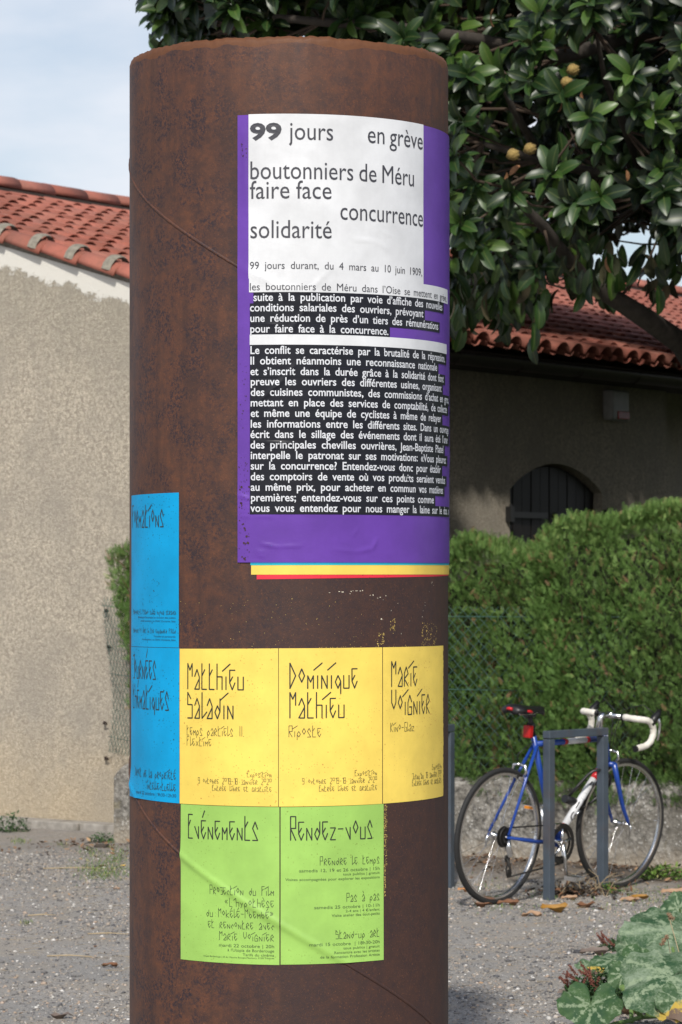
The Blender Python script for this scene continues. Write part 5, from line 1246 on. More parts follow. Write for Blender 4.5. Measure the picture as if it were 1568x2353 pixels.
    for x, w_, z in zip(xs, hw, zt):
        for k in range(nn):
            a = 2*math.pi*k/nn; c_, s_ = math.cos(a), math.sin(a); vs.append((x-.02, w_*c_, z-.018+(.018*s_ if s_ > 0 else .028*s_*(.4+.6*abs(c_)))-(abs(c_)**3)*.010))
    b = MB(); b.add(vs, [(i*nn+j, i*nn+(j+1) % nn, (i+1)*nn+(j+1) % nn, (i+1)*nn+j) for i in range(len(xs)-1) for j in range(nn)]+[tuple(range(nn))[::-1], tuple(range((len(xs)-1)*nn, len(xs)*nn))], True); b.build('saddle_shell', BLKP, sd_)
    b = MB()
    for i in range(2, 6):
        pass
    b.tube([(.085, -.0665, .957), (.11, -.062, .953), (.14, -.048, .947), (.165, -.036, .944)], [.006, .010, .009, .003], 8, flat=.8); b.tube([(.024, .012, .963), (.022, 0, .965), (.024, -.02, .963)], .008, 8); b.build('red_saddle_trim', plain('red_vinyl', (.55, .012, .02), .4), sd_)
    b = MB()
    for s2 in (-1, 1): b.tube([(.04, s2*.03, .955), (.08, s2*.025, .935), (.20, s2*.022, .934), (.27, s2*.012, .955)], .0035, 6)
    b.build('saddle_rail', CHROME, sd_)
    b = MB(); b.box((.185, -.001, .845), (.03, .045, .062)); tl = b.build('tail_light', REDL, f, bevel=.006); b = MB(); b.tube([(.20, 0, .885), (.215, 0, .865)], .019, 10); b.build('light_bracket', BLKP, tl)
    # stem, bars, hoods, levers
    hbp = empty('handlebar', (.862, 0, .903), (0, 0, R(-5))); hbp.parent = root
    part('stem', [(-.068, 0, -.085), (-.074, 0, -.012), (-.066, 0, .0), (0, 0, 0)], [.012, .015, .016, .013], CHROME, hbp); part('bar_clamp', [(0, -.02, 0), (0, .02, 0)], .018, CHROME, hbp)
    part('bar_centre', [(0, -.085, 0), (0, .085, 0)], .013, CHROME, hbp)
    for s2 in (-1, 1):
        part('bar_sleeve', [(0, s2*.082, 0), (0, s2*.098, 0)], .0165, BLKP, hbp)
        drop = [(0, s2*.095, 0), (.0, s2*.17, 0), (.012, s2*.198, -.001), (.045, s2*.207, -.004), (.075, s2*.208, -.015), (.098, s2*.209, -.045), (.100, s2*.21, -.080), (.078, s2*.211, -.118), (.04, s2*.212, -.136), (-.03, s2*.213, -.146)]
        # smooth the path
        sm = []
        for i in range(len(drop)-1):
            for q in range(4): sm.append(V_(drop[i]).lerp(V_(drop[i+1]), q/4))
        sm.append(V_(drop[-1])); sm2 = [sm[0]]+[(sm[i-1]+sm[i]*2+sm[i+1])/4 for i in range(1, len(sm)-1)]+[sm[-1]]
        part('bar_tape', sm2, [.0165+.0008*math.sin(i*2.1) for i in range(len(sm2))], TAPE, hbp, 12)
        part('bar_plug', [(-.03, s2*.213, -.146), (-.038, s2*.213, -.147)], .017, BLKP, hbp)
        hd = part('brake_hood', [(.075, s2*.209, -.028), (.105, s2*.209, .008), (.125, s2*.209, .022), (.138, s2*.209, .045)], [.018, .020, .018, .011], BLKP, hbp)
        part('brake_lever', [(.125, s2*.209, .01), (.150, s2*.209, -.025), (.148, s2*.209, -.07), (.135, s2*.209, -.11)], [.009, .008, .0065, .005], CHROME, hd, 8, flat=1.3)
        b = MB(); b.tube([(.12, s2*.205, .02), (.10, s2*.13, .065), (.06, s2*.03, .03), (.035, s2*.012, -.08), (.02, s2*.01, -.18)], .0024, 5); b.build('brake_cable', BLKP, hbp)
    # drivetrain
    cr = empty('crankset', bb); cr.parent = root
    def ring(r, y, th, teeth, r_in, mat, name, par=cr):
        vs = []; n = teeth*2
        for i in range(n):
            a = 2*math.pi*i/n; ro = r+(.004 if i % 2 else 0)
            for (rr, yy) in ((ro, y), (ro, y-th), (r_in, y-th), (r_in, y)): vs.append((rr*math.cos(a), yy, rr*math.sin(a)))
        b = MB(); b.add(vs, [(i*4+j, i*4+(j+1) % 4, ((i+1) % n)*4+(j+1) % 4, ((i+1) % n)*4+j) for i in range(n) for j in range(4)]); return b.build(name, mat, par)
    ring(.098, -.048, .003, 52, .078, DARKM, 'chainring'); ring(.078, -.040, .003, 42, .064, DARKM, 'chainring')
    b = MB()
    for k in range(5):
        a = 2*math.pi*k/5+.3; b.tube([(0, -.05, 0), (.075*math.cos(a), -.047, .075*math.sin(a))], [.012, .007], 6)
    b.tube([(0, -.035, 0), (0, -.062, 0)], .02, 12); b.build('spider', CHROME, cr)
    ca = R(-78)
    for s2, a in ((-1, ca), (1, ca+math.pi)):
        e = V_((.17*math.cos(a), s2*.065, .17*math.sin(a))); part('crank_arm', [V_((0, s2*.055, 0)), e], [.013, .009], CHROME, cr, 8)
        pd = part('pedal', [e, e+V_((0, s2*.09, 0))], .006, CHROME, cr, 6)
        b = MB(); c_ = e+V_((0, s2*.05, 0))
        for dx in (-.035, .035): b.box(c_+V_((dx, 0, 0)), (.006, .075, .022))
        for dy in (-.035, 0, .035): b.box(c_+V_((0, dy, 0)), (.07, .006, .018))
        b.tube([c_+V_((.035, -.02, .0)), c_+V_((.085, -.01, .03)), c_+V_((.10, .0, .01)), c_+V_((.085, .015, -.02)), c_+V_((.035, .02, 0))], .0025, 5)
        b.build('pedal_cage', CHROME, pd)
        if s2 == 1:
            for dx in (-.041, .041):
                b = MB(); b.box(c_+V_((dx, 0, 0)), (.006, .05, .014)); b.build('pedal_reflector', ORL, pd)
    cs = empty('cassette', (0, 0, ZH)); cs.parent = root
    for k, r_ in enumerate((.050, .046, .042, .038, .034, .030)): ring(r_, -.030-.0045*k, .0022, int(r_*520), .018, DARKM, 'sprocket', cs)
    dr = empty('rear_derailleur', (0, 0, 0)); dr.parent = root
    part('derailleur_body', [(0, -.065, ZH-.012), (-.005, -.07, ZH-.045), (.015, -.068, ZH-.085), (.012, -.06, ZH-.10)], [.009, .014, .015, .010], CHROME, dr, 10)
    part('derailleur_cage', [(.012, -.052, ZH-.10), (.045, -.05, ZH-.16), (.028, -.05, ZH-.185)], [.010, .006, .008], DARKM, dr, 8)
    for (x, z) in ((.015, ZH-.105), (.035, ZH-.18)):
        b = MB(); b.tube([(x, -.055, z), (x, -.047, z)], .019, 14); b.build('jockey_wheel', DARKM, dr)
    b = MB(); b.tube([(0, -.045, ZH+.045), (bb[0], -.046, bb[2]+.10)], .0045, 6); b.tube([(.045, -.05, ZH-.197), (bb[0], -.046, bb[2]-.10)], .0045, 6)
    b.tube([(bb[0]+.10*math.sin(q*math.pi/12), -.046, bb[2]+.10*math.cos(q*math.pi/12)) for q in range(13)], .0045, 6)
    b.tube([(-.045*math.sin(q*math.pi/10), -.045, ZH+.047*math.cos(q*math.pi/10)) for q in range(11)], .0045, 6); b.tube([(0, -.047, ZH-.047), (.035, -.05, ZH-.105), (.012, -.05, ZH-.16), (.03, -.05, ZH-.2), (.045, -.05, ZH-.197)], .0045, 6)
    b.build('chain', DARKM, root)
    b = MB(); b.box((bb[0]-.045, -.04, bb[2]+.09), (.045, .022, .03)); b.build('front_derailleur', CHROME, f, bevel=.004)
    b = MB(); b.tube([(.25, .0, .80), (.17, -.02, .78), (.10, -.015, .74), (.11, 0, .70)], .0022, 5); b.build('rear_brake_cable', BLKP, f)
    b = MB(); b.tube([(bb[0]+.14, -.02, bb[2]+.13), (bb[0]+.16, -.028, bb[2]+.155)], .006, 6); b.build('bottle_bolt', CHROME, f)
build_bike()
def build_lock():
    # shackle lock round the rack's far leg and the down tube
    a = P(786/1*.348+1022.4, 730*.348+1579.5, 15.0); root = empty('bicycle_lock', tuple(P(1320, 1835, 15.12))); tag(root, 'black shackle lock holding the bicycle frame to the rack leg', 'lock')
    inv = Matrix.Translation(-root.location)
    def Q(X, Y, d): return P(1022.4+X*.348, 1579.5+Y*.348, d)
    sh = [Q(820, 720, 15.1), Q(880, 650, 15.11), Q(950, 575, 15.12), Q(985, 552, 15.12), Q(1030, 545, 15.13), Q(1070, 560, 15.15), Q(1095, 595, 15.2), Q(1090, 640, 15.26), Q(1040, 700, 15.28), Q(960, 765, 15.27), Q(905, 790, 15.24)]
    b = MB(); b.tube(sh, .0075, 10); o = b.build('shackle', BLKP, root); o.matrix_parent_inverse = inv
    b = MB(); b.tube([Q(792, 735, 15.08), Q(845, 752, 15.13), Q(920, 795, 15.25)], .021, 14); o = b.build('crossbar', BLKP, root); o.matrix_parent_inverse = inv
build_lock()

# ------------------------------------------------------------------ squash plant and weeds, lower right
def squash_mat():
    m = NT('mottled_squash_leaf'); v = m.co('Object'); ve = m.attr('vein'); dry = m.attr('dry'); pl = m.attr('pale')
    n1 = m.noise(v, 62, 5, .65); n2 = m.noise(v, 120, 4, .7); n3 = m.noise(v, 12, 5, .6)
    c = m.ramp(n3, [(0.35, (0.030, 0.080, 0.034)), (0.65, (0.060, 0.125, 0.036))])
    mot = m.math('MULTIPLY', m.ramp(m.math('ADD', m.math('MULTIPLY', ve, .75), m.math('MULTIPLY', m.math('SUBTRACT', n1, .5), 3.2)), [(0.38, 0.0), (0.72, 1.0)]), .75)
    mil = m.math('MULTIPLY', m.ramp(m.math('ADD', m.math('MULTIPLY', pl, 1.0), m.math('ADD', m.math('MULTIPLY', m.math('SUBTRACT', n2, .5), 1.6), m.math('MULTIPLY', m.math('SUBTRACT', n3, .5), 2.6))), [(0.25, 0.0), (1.0, 1.0)]), .75)
    c = m.mix(mil, c, (0.30, 0.37, 0.27))
    c = m.mix(mot, c, (0.30, 0.38, 0.24))
    d1 = m.math('ADD', dry, m.math('MULTIPLY', m.math('SUBTRACT', n1, .5), .9))
    c = m.mix(m.ramp(d1, [(0.35, 0.0), (0.55, .9)]), c, (0.55, 0.38, 0.06)); c = m.mix(m.ramp(d1, [(0.78, 0.0), (0.90, 1.0)]), c, (0.16, 0.11, 0.08))
    g = m.n('NewGeometry'); m.col(m.mix(g.outputs['Backfacing'], c, (0.13, 0.20, 0.09))); m.set(.65, 0, .35); m.bump(m.math('ADD', m.math('MULTIPLY', ve, -1.2), n1), .5, .003)
    tr = m.n('BsdfTranslucent'); m.l(c, tr.inputs['Color']); mx = m.n('MixShader'); mx.inputs[0].default_value = .15
    out = m.nt.nodes['Material Output']; m.l(m.b.outputs[0], mx.inputs[1]); m.l(tr.outputs[0], mx.inputs[2]); m.l(mx.outputs[0], out.inputs['Surface']); return m.m
SQ = squash_mat(); STEM = plain('hairy_green_stem', (0.12, 0.20, 0.05), .7, sc=40, bump=.3)
def squash_leaf(parent, inv, c, Rl, normal, point, pale=0., dry=None, fold=0., wav=1., seed=0, cup=.15):
    """heart-shaped lobed leaf; c = where the stalk meets it, point = direction of the tip, normal = facing"""
    r_ = random.Random(seed); nr, na = 16, 72; V = []; ve = []; dr = []; pl = []
    n = Vector(normal).normalized(); t = Vector(point); t = (t-n*t.dot(n)).normalized(); s = n.cross(t)
    veins = [0, .62, -.62, 1.25, -1.25, 1.95, -1.95]; ph = r_.random()*6
    for i in range(nr+1):
        for j in range(na):
            a = -math.pi+2*math.pi*(j+.5)/na; f_ = i/nr
            lobe = 1+.10*math.cos(a*5)+.026*math.sin(a*17+ph)+.018*math.sin(a*29)
            notch = 1-.93*math.exp(-((abs(a)-math.pi)/.20)**2); base_ = (1-.14*max(0, -math.cos(a)))
            rad = Rl*f_*lobe*notch*base_; x, y = rad*math.cos(a), rad*math.sin(a)
            z = -cup*Rl*f_*f_+fold*abs(y)+Rl*.085*wav*f_*f_*math.sin(a*4+ph)+Rl*.05*wav*f_**3*math.sin(a*11+ph*2)
            dv = min(abs((a-q+math.pi) % (2*math.pi)-math.pi)*f_*6.0 for q in veins); side = abs(math.sin(f_*16+abs(a)*3.5))*1.2+.25
            V.append(tuple(Vector(c)+t*x+s*y+n*z)); ve.append(max(0, 1-dv*1.5)*.95+max(0, .35-side*.3)); pl.append(pale)
            dd = 0
            if dry: dd = max(0, (f_-.40)*2.2)*math.exp(-((a-dry[0])/dry[1])**2)
            dd = max(dd, max(0, f_-.955)*5*(.5+.5*math.sin(a*3+ph)))
            dr.append(dd)
    Fc = [(i*na+j, (i+1)*na+j, (i+1)*na+(j+1) % na, i*na+(j+1) % na) for i in range(nr) for j in range(na)]
    me = np_mesh('leaf', np.array(V), np.array(Fc), True, {'vein': ve, 'dry': dr, 'pale': pl}); o = link('leaf', me, SQ, parent); o.matrix_parent_inverse = inv
    return o
def G_(X, Y, z=.0):
    py = 2038.9+Y*.20147; return P(1252.1+X*.20147, py, (EYE-z)*F/(py-1330))
def build_squash():
    def q(X, Y, z): return G_(X, Y, z)
    g = q(1100, 1490, .02); root = empty('squash_plant', tuple(g)); tag(root, 'squash plant with broad silvery mottled leaves in the lower right corner', 'plant'); inv = Matrix.Translation(-root.location)
    L = [  # centre X,Y, height, radius, normal, tip, pale, dry, fold, cup
        (525, 1345, .105, .110, (-.1, -.72, .68), (-.10, -.35, -1), .10, None, .30, .04),
        (905, 985, .17, .062, (-.15, -.85, .5), (-.7, 0, -.5), .12, None, 0, .14),
        (800, 850, .15, .098, (.0, -.35, .93), (-1, -.3, .0), .40, (0.3, .4), 0, .14),
        (1090, 870, .19, .088, (.15, -.65, .75), (.6, .2, .5), .10, None, .15, .16),
        (1440, 1020, .23, .178, (-.05, -.58, .80), (-1, -.5, -.45), .52, (1.1, .5), .04, .20),
        (1520, 1290, .16, .075, (.1, -.85, .5), (-.2, -.4, -1), .35, (-.2, .4), .1, .14),
        (1430, 480, .26, .180, (.1, -.42, .90), (-1, -.2, 0), .52, None, 0, .14),
        (1545, 240, .26, .075, (-.2, -.8, .5), (-1, 0, .1), .35, (1.0, .4), .1, .1),
        (960, 690, .13, .068, (-.6, -.6, .4), (-.9, -.2, -.55), .45, None, .2, .1),
        (1320, 790, .12, .06, (0, -.5, .85), (1, 0, .1), .5, None, 0, .1),
        (480, 900, .08, .045, (.1, -.5, .85), (-1, 0, 0), .5, None, 0, .1),
        (1620, 1120, .15, .11, (-.2, -.6, .7), (.4, -.3, -.6), .3, (.5, .5), .1, .1)]
    for i, (X, Y, d, r_, n, t, p, dr, fo, cu) in enumerate(L):
        c = q(X, Y, d); squash_leaf(root, inv, c, r_, n, t, p, dr, fo, 1.0, i+3, cu)
        base = Vector((g.x+random.uniform(-.05, .25), g.y+random.uniform(-.1, .3), .02)); mid = (c+base)/2+Vector((random.uniform(-.03, .03), .02, .03))
        b = MB(); b.tube([c+Vector((0, .004, -.004)), c*.7+mid*.3+Vector((0, .02, -.02)), mid, base], [.0045, .006, .007, .008], 8); o = b.build('leaf_stalk', STEM, root); o.matrix_parent_inverse = inv
    b = MB(); b.tube([q(1700, 1470, .03), q(1400, 1470, .02), q(1100, 1485, .03), q(950, 1530, .03), q(800, 1560, .03), q(600, 1640, .02)], .008, 8); b.tube([q(1100, 1485, .03), q(1010, 1390, .06), q(930, 1250, .10), q(880, 1130, .14)], [.006, .005, .005, .010], 8)
    b.tube([q(1105, 1490, .03), q(1070, 1350, .07), q(1045, 1200, .12), q(1150, 1000, .19)], [.008, .008, .007, .005], 8); o = b.build('vine', STEM, root); o.matrix_parent_inverse = inv
build_squash()
# small weeds: each a thing with stems and leaves
SL_ = np.array([(0, 0, 0), (.35, .22, .03), (.8, .13, 0), (1, 0, -.06), (.8, -.13, 0), (.35, -.22, .03)]); SLF = np.array([(0, 1, 2, 5), (5, 2, 4, 5)]); SLF = np.array([(0, 1, 5), (1, 2, 5), (2, 4, 5), (2, 3, 4)])
def weed_mat(name, a, b_, third=None):
    m = NT(name); m.col(m.ramp(m.attr(), [(0, a), (.7, b_), (1, third or b_)])); m.set(.65, 0, .3); return m.m
WEED = weed_mat('dark_weed_leaf', (0.022, 0.050, 0.020), (0.055, 0.115, 0.040)); AMR = weed_mat('reddish_seed_head', (0.12, 0.035, 0.028), (0.25, 0.10, 0.07)); GRASS = weed_mat('grass_blade', (0.05, 0.11, 0.02), (0.13, 0.22, 0.04), (0.40, 0.33, 0.16)); STRAW = plain('dry_straw', (0.46, 0.36, 0.22), .85)
def weed(name, label, c, rad, h, n, size=.022, spikes=0, mat=WEED, lean=0):
    c = Vector(c); root = empty(name, (c.x, c.y, c.z)); tag(root, label, 'weed')
    a = rng.uniform(0, 6.28, n); rr = rad*rng.random(n)**.6; zz = h*rng.random(n)*(1-.6*(rr/rad)**2)
    Pp = np.stack([rr*np.cos(a), rr*np.sin(a)*.8, zz], 1); M = rotmats(n, a+rng.normal(0, 1, n), rng.normal(-.3, .5, n), rng.normal(0, .5, n))
    o = link('leaves', scatter('leaves', SL_, SLF, M, size*rng.uniform(.6, 1.4, n), Pp), mat, root); o['kind'] = 'stuff'
    b = MB()
    for k in range(max(6, n//25)):
        i = random.randrange(n); q = Vector(Pp[i]); b.tube([(q.x*.2, q.y*.2, 0), (q.x*.6, q.y*.6, q.z*.6), q], .0016, 4, cap=False)
    b.build('stems', STEM, root)['kind'] = 'stuff'
    for k in range(spikes):
        an = random.uniform(1.8, 4.6); q = Vector((math.cos(an)*rad*random.uniform(.5, 1.05), math.sin(an)*rad*.6, h*random.uniform(.35, .95))); d = Vector((random.uniform(-.9, .2), random.uniform(-.3, .1), random.uniform(.2, .9))).normalized()*random.uniform(.035, .07)
        nn = 60; t_ = rng.random(nn); Q = np.array(q)+np.outer(t_, np.array(d))+rng.normal(0, .0025, (nn, 3)); Mx = rotmats(nn, rng.uniform(0, 6, nn), rng.uniform(-1.5, 1.5, nn), rng.uniform(0, 6, nn))
        link('seed_spike', scatter('seed_spike', OCT, OCTF, Mx, np.full(nn, .0035), Q), AMR, root)
def qq(X, Y, d): return P(1252.1+X*.20147, 2038.9+Y*.20147, d)
def onground(v, dz=0): v = Vector(v); v.z = float(gz(v.x, v.y))+dz; return v
weed('weed', 'dark small leaved weed with reddish seed spikes under the squash leaves', G_(690, 1330), .155, .135, 1600, .020, 14)
weed('weed', 'low dark weed filling the gap below the pale squash leaf', G_(1180, 1400), .19, .12, 1200, .020, 3)
weed('weed', 'small green and red weed just above the squash leaves on the gravel', G_(850, 720), .085, .05, 420, .018, 5)
weed('weed', 'leafy green weed at the frame edge behind the large squash leaf', G_(1450, 790), .15, .11, 800, .026, 2)
weed('weed', 'small bluish green weed on the kerb at the left frame edge', onground(P(28, 1915, 19.0)), .11, .13, 320, .024)
weed('weed', 'low dry tuft at the foot of the low wall end left of the column', onground(P(236, 1945, 18.2)), .09, .06, 200, .02, 0)
weed('weed', 'bright feathery weed at the foot of the low wall, right of the front wheel', onground(P(1530, 2030, 15.75)), .16, .07, 380, .028, 0, GRASS)
weed('weed', 'small leafy weed beside the right leg of the bicycle rack', onground(P(1402, 2060, 15.1)), .05, .05, 90, .02, 0, GRASS)
# foxtail grasses
for i, (X0, Y0, X1, Y1, d, lab) in enumerate([(1480, 700, 1330, 660, 10.9, 'drooping brown foxtail seed head in front of the large upper squash leaf'), (1568, 480, 1410, 310, 11.0, 'thin upright foxtail grass crossing the large upper squash leaf')]):
    a, b_ = qq(X0, Y0, d), qq(X1, Y1, d); root = empty('foxtail_grass', tuple(onground(a))); tag(root, lab, 'grass'); inv = Matrix.Translation(-root.location)
    top = qq(1400, 560, d) if i == 0 else b_; b = MB(); b.tube([onground(a), a.lerp(onground(a), .4), top, b_], .0016, 5); o = b.build('stalk', STRAW, root); o.matrix_parent_inverse = inv
    nn = 160; t_ = rng.random(nn); s0 = top if i == 0 else b_.lerp(a, .35); Q = np.array(s0)+np.outer(t_, np.array(b_-s0))+rng.normal(0, .0035, (nn, 3)); Mx = rotmats(nn, rng.uniform(0, 6, nn), rng.uniform(-1.5, 1.5, nn), rng.uniform(0, 6, nn))
    o = link('seed_head', scatter('seed_head', OCT, OCTF, Mx, np.full(nn, .003), Q), plain('tan_seed_head', (.30, .20, .12), .9), root); o.matrix_parent_inverse = inv

# ------------------------------------------------------------------ fallen leaves, straw, litter
def fleaf_mat(nm, c1_, c2_):
    m = NT(nm); v = m.co('Object'); m.col(m.ramp(m.noise(v, 3, 4), [(.3, c1_), (.7, c2_)])); m.set(.6, 0, .4); return m.m
FM = {'brown': fleaf_mat('brown_dead_leaf', (.13, .058, .028), (.27, .13, .065)), 'tan': fleaf_mat('tan_dead_leaf', (.33, .20, .12), (.45, .30, .19)), 'ochre': fleaf_mat('ochre_dead_leaf', (.28, .13, .02), (.42, .24, .04)), 'orange': fleaf_mat('orange_dead_leaf', (.42, .20, .08), (.55, .28, .12)), 'grey': fleaf_mat('grey_brown_dead_leaf', (.13, .10, .085), (.23, .18, .15)), 'yellow': fleaf_mat('yellow_dead_leaf', (.62, .38, .05), (.70, .48, .10))}
def fallen(px, py, L, kind, yaw, label, curl=.5, roll=.2):
    d = EYE*F/(py-1330); p = onground(P(px, py, d))
    L *= .84; V = LV.copy(); V[:, 0] -= .5; ph = random.random()*6
    V[:, 1] *= 1-.35*min(1, curl); V[:, 2] = np.abs(V[:, 1])*(.5+.9*curl)+.75*curl*V[:, 0]**2+.05*np.sin(V[:, 0]*11+ph)+.07*np.sin(V[:, 1]*26+V[:, 0]*8+ph); V[:, 1] += .10*np.sin(V[:, 0]*5+ph); V = V*L
    me = np_mesh('fallen_leaf', V, LF, True); o = link('fallen_leaf', me, FM[kind]); o.location = p+Vector((0, 0, .004)); o.rotation_euler = (roll, 0, yaw); tag(o, label, 'leaf', 'fallen leaves on the gravel')
fallen(1232+40, 2070+28, .155, 'ochre', .25, 'curled ochre magnolia leaf on the gravel just below the rack', 1.3, .35)
fallen(1222, 2107, .12, 'tan', .1, 'flat tan leaf half touching the curled ochre leaf below the rack', .3)
fallen(1625-10, 2085, .14, 'ochre', .2, 'ochre leaf at the right frame edge beyond the squash', 1.0, .3)
fallen(1572-105, 2068, .13, 'ochre', .3, 'curled ochre leaf on the gravel right below the front wheel', 1.1, .3)
fallen(1448, 2070, .12, 'tan', -.1, 'tan leaf touching the ochre one below the front wheel', .4)
fallen(1545, 2057, .14, 'tan', .2, 'tan upturned leaf near the low wall at the right frame edge', .9, .3)
fallen(1070, 2050, .10, 'orange', .4, 'small orange leaf right beside the column below the rear wheel', .8)
fallen(1110, 2088, .12, 'brown', -.4, 'dark brown leaf under the rear tyre', .9)
fallen(1168, 2092-10, .13, 'brown', .0, 'brown leaf lying between rear tyre and rack leg', .6)
fallen(1308, 2085-16, .10, 'tan', 0.2, 'small tan leaf right of the left rack leg', .7)
fallen(1350, 2084, .16, 'brown', .1, 'long reddish brown leaf lying flat in front of the rack', .3)
fallen(270, 1897+32, .09, 'orange', .9, 'orange leaf propped on the kerb left of the column', .8, .9)
fallen(443, 2200, .1, 'brown', 0, 'brown leaf hidden behind the column', .6) if False else None
fallen(253, 2222, .085, 'brown', -.15, 'dark brown leaf on the gravel left of the column foot', .7)
fallen(140, 2338, .115, 'grey', .05, 'grey brown leaf at the bottom left of the gravel', .4)
fallen(268, 2047, .045, 'tan', 0, 'tiny tan leaf left of the column among moss', .6)
fallen(283, 1990, .035, 'yellow', .3, 'tiny bright yellow leaf at the column edge by the moss', .5)
fallen(236, 1991, .05, 'brown', .2, 'brown scrap of leaf on the moss patch left of the column', .6)
fallen(1365, 2196, .15, 'grey', .2, 'grey brown curled leaf in the gravel between rack and squash', .8)
fallen(1462, 2232, .14, 'orange', .5, 'orange brown crumpled leaf left of the large squash leaf', 1.3, .4)
fallen(1485, 2175+15, .15, 'tan', -.3, 'pale dead leaf behind the squash leaves', .8)
fallen(1450, 2333, .19, 'tan', .1, 'dead leaf lying below the squash stems', .6)
fallen(1372, 2297, .13, 'tan', -.2, 'pinkish dead leaf behind the lowest squash leaf', .8)
fallen(1310, 2284, .11, 'grey', .2, 'grey leaf left of the lowest squash leaf', .5)
def build_litter():
    n = 1500; Ps = []; 
    while len(Ps) < n:
        u = random.uniform(-.3, 5.0); v = -abs(random.gauss(0, .42))-.01; x, y = Wp(u, v, 0)[:2]; Ps.append((x, y, float(gz(x, y))+random.uniform(.001, .015)))
    x, y = wedge(420, 10.8, 16); 
    for a, b_ in zip(x, y):
        if math.hypot(a-CX, b_-CY) > .5: Ps.append((a, b_, float(gz(a, b_))+.003))
    Ps = np.array(Ps); n = len(Ps); M = rotmats(n, rng.uniform(0, 6.3, n), rng.normal(0, .35, n), rng.normal(0, .4, n)); s = rng.uniform(.012, .05, n); s[1500:] *= .5
    m = NT('leaf_litter'); m.col(m.ramp(m.attr(), [(0, (.05, .030, .018)), (.5, (.14, .075, .04)), (.8, (.28, .165, .09)), (1, (.42, .27, .15))])); m.set(.8)
    o = link('leaf_litter', scatter('leaf_litter', SL_, SLF, M, s, Ps), m.m); tag(o, 'brown leaf litter along the foot of the low wall and over the gravel', 'leaf litter', kind='stuff')
    # needles and straw bits
    n = 900; x, y = wedge(n, 10.7, 17); u, v = wall_uv(x, y); k = (np.hypot(x-CX, y-CY) > .5)&(v < -.02); x, y = x[k], y[k]; n = len(x)
    bar = np.array([(0, 0, 0), (0, .012, .02), (0, -.012, .02), (1, 0, .02), (1, .01, .03), (1, -.01, .03)]); bf = np.array([(0, 1, 4, 3), (1, 2, 5, 4), (2, 0, 3, 5)])
    o = link('straw', scatter('straw', bar, bf, rotmats(n, rng.normal(0, .8, n), rng.normal(0, .08, n), rng.normal(0, .1, n)), rng.uniform(.02, .085, n), np.stack([x, y, gz(x, y)+.004], 1)), STRAW); tag(o, 'bits of dry straw and needles strewn over the gravel', 'straw', kind='stuff')
    # green moss and grass tufts
    Ps = []
    def patch(px, py, rx, ry, n):
        for _ in range(n):
            a, b_ = px+random.gauss(0, rx), py+random.gauss(0, ry)
            if b_ < 1900: continue
            d = EYE*F/(b_-1330); q = P(a, b_, d); Ps.append((q.x, q.y, float(gz(q.x, q.y))))
    for (px, py, rx, ry, n) in [(225, 1995, 28, 14, 700), (270, 1975, 16, 14, 500), (245, 2010, 30, 9, 400), (45, 1936, 12, 4, 120), (205, 1960, 14, 5, 150), (60, 2125, 8, 3, 50), (140, 1945, 8, 3, 50), (1180, 2090, 60, 8, 120), (1280, 2058, 40, 8, 160), (1440, 2052, 40, 8, 160), (1530, 2062, 40, 10, 200), (1400, 2180, 30, 30, 60), (1470, 2080, 60, 12, 140), (1100, 2040, 40, 10, 100), (1380, 2120, 60, 20, 50)]: patch(px, py, rx, ry, n)
    Ps = np.array(Ps); n = len(Ps); yaw = rng.uniform(0, 6.3, n)
    o = link('moss', scatter('moss', SL_*np.array([1, .35, 1]), SLF, rotmats(n, yaw, rng.uniform(-1.4, -.2, n), rng.normal(0, .3, n)), rng.uniform(.008, .028, n), Ps), GRASS); tag(o, 'patches of moss and short grass between the stones', 'moss', kind='stuff')
build_litter()
for (px, py, L, yaw, lab) in [(160, 2200, .075, -.12, 'pale straw lying on the gravel, lowest of three at the left'), (248, 2151, .07, -.06, 'pale straw lying close to the column on the left'), (96, 2108, .05, .12, 'faint short straw on the gravel at the far left'), (170, 1996, .13, .02, 'long pale straw at the edge of the moss left of the column')]:
    d = EYE*F/(py-1330); b = MB(); Lh = L*1.3; b.tube([(-Lh, 0, 0), (0, .004, .004), (Lh, 0, 0)], [.0028, .003, .0016], 5); o = b.build('straw_stalk', STRAW); o.location = onground(P(px, py, d), .006); o.rotation_euler = (0, 0, yaw); tag(o, lab, 'straw')
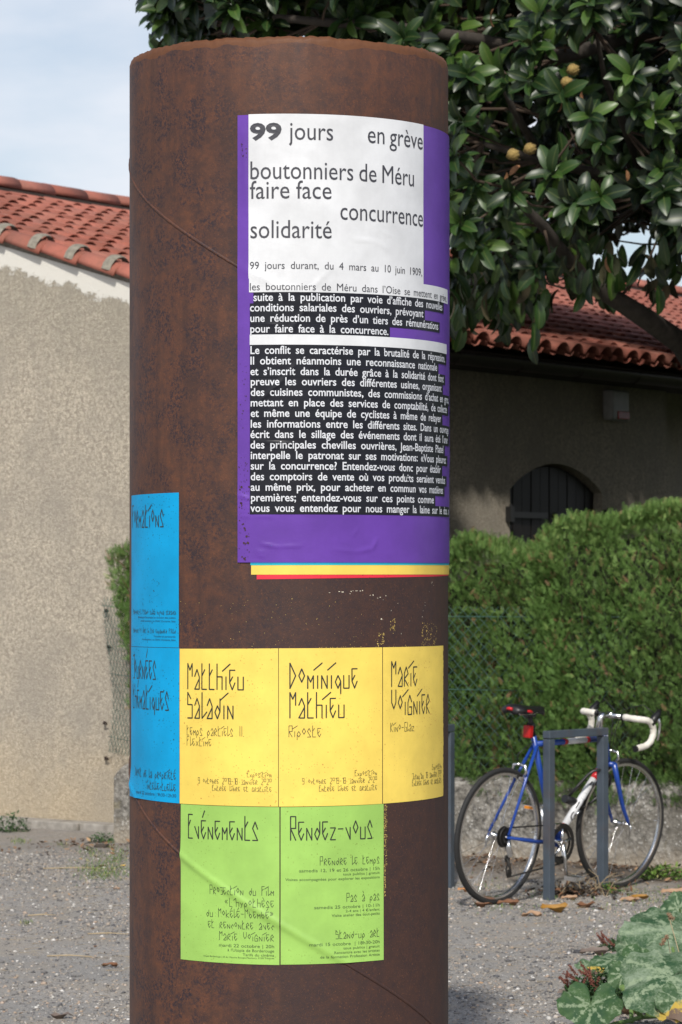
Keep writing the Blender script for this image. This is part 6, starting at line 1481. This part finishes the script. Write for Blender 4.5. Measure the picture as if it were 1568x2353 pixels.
# lump of concrete and dry plant remains by the rack foot
def lump(label, px, py, size, mat, z=.0):
    d = EYE*F/(py-1330); n_, m_ = 8, 14; vs = []
    for i in range(n_+1):
        for j in range(m_):
            a, t = 2*math.pi*j/m_, math.pi*i/n_; r0 = 1+.18*math.sin(j*1.9+i*1.3)+.1*math.sin(j*4.1-i*2.2); vs.append((size[0]*r0*math.sin(t)*math.cos(a), size[1]*r0*math.sin(t)*math.sin(a), size[2]*max(-.4, min(.75, r0*math.cos(t)))))
    b = MB(); b.add(vs, [(i*m_+j, i*m_+(j+1) % m_, (i+1)*m_+(j+1) % m_, (i+1)*m_+j) for i in range(n_) for j in range(m_)]); o = b.build('stone', mat); o.location = onground(P(px, py, d), size[2]*.3); tag(o, label, 'stone')
CONC = plain('pale_concrete_lump', (.30, .26, .21), .95, sc=40, var=.3, bump=.6)
lump('pale flat lump of concrete at the foot of the right rack leg', 1375, 2046, (.055, .04, .024), CONC)
lump('dark round pebble in the gravel left of the squash weeds', 1327, 2190, (.018, .016, .014), plain('dark_stone', (.055, .055, .06), .8, sc=60))
lump('dark clod by the wall end left of the column', 233, 1948, (.045, .035, .02), plain('dark_soil_clod', (.06, .048, .038), .95, sc=60, bump=.6))
def build_debris():
    root = empty('dead_plant', tuple(onground(P(1330, 2050, 15.1)))); tag(root, 'tangle of dry stalks under the bicycle crank between the rack legs', 'dead plant')
    b = MB()
    for _ in range(26):
        p = Vector((random.uniform(-.12, .14), random.uniform(-.08, .1), 0)); q = p+Vector((random.uniform(-.16, .16), random.uniform(-.05, .05), random.uniform(.02, .13))); b.tube([p, (p+q)/2+Vector((random.uniform(-.03, .03), 0, .03)), q], [.003, .0025, .0012], 4, cap=False)
    b.build('stalks', plain('dry_stalk', (.30, .23, .14), .9), root)['kind'] = 'stuff'
    n = 220; Q = np.stack([rng.normal(0, .1, n), rng.normal(0, .06, n), np.abs(rng.normal(0, .025, n))], 1)
    link('crumbs', scatter('crumbs', OCT, OCTF, rotmats(n, rng.uniform(0, 6, n), rng.normal(0, .5, n), rng.normal(0, .5, n)), rng.uniform(.004, .014, n), Q), plain('dark_soil_crumbs', (.045, .033, .024), .95, sc=50), root)['kind'] = 'stuff'
    n = 140; Q = np.stack([rng.normal(0, .12, n), rng.normal(0, .06, n), np.abs(rng.normal(0, .03, n))], 1)
    link('withered_leaves', scatter('withered_leaves', SL_, SLF, rotmats(n, rng.uniform(0, 6, n), rng.normal(0, .7, n), rng.normal(0, .5, n)), rng.uniform(.015, .04, n), Q), FM['brown'], root)['kind'] = 'stuff'
build_debris()
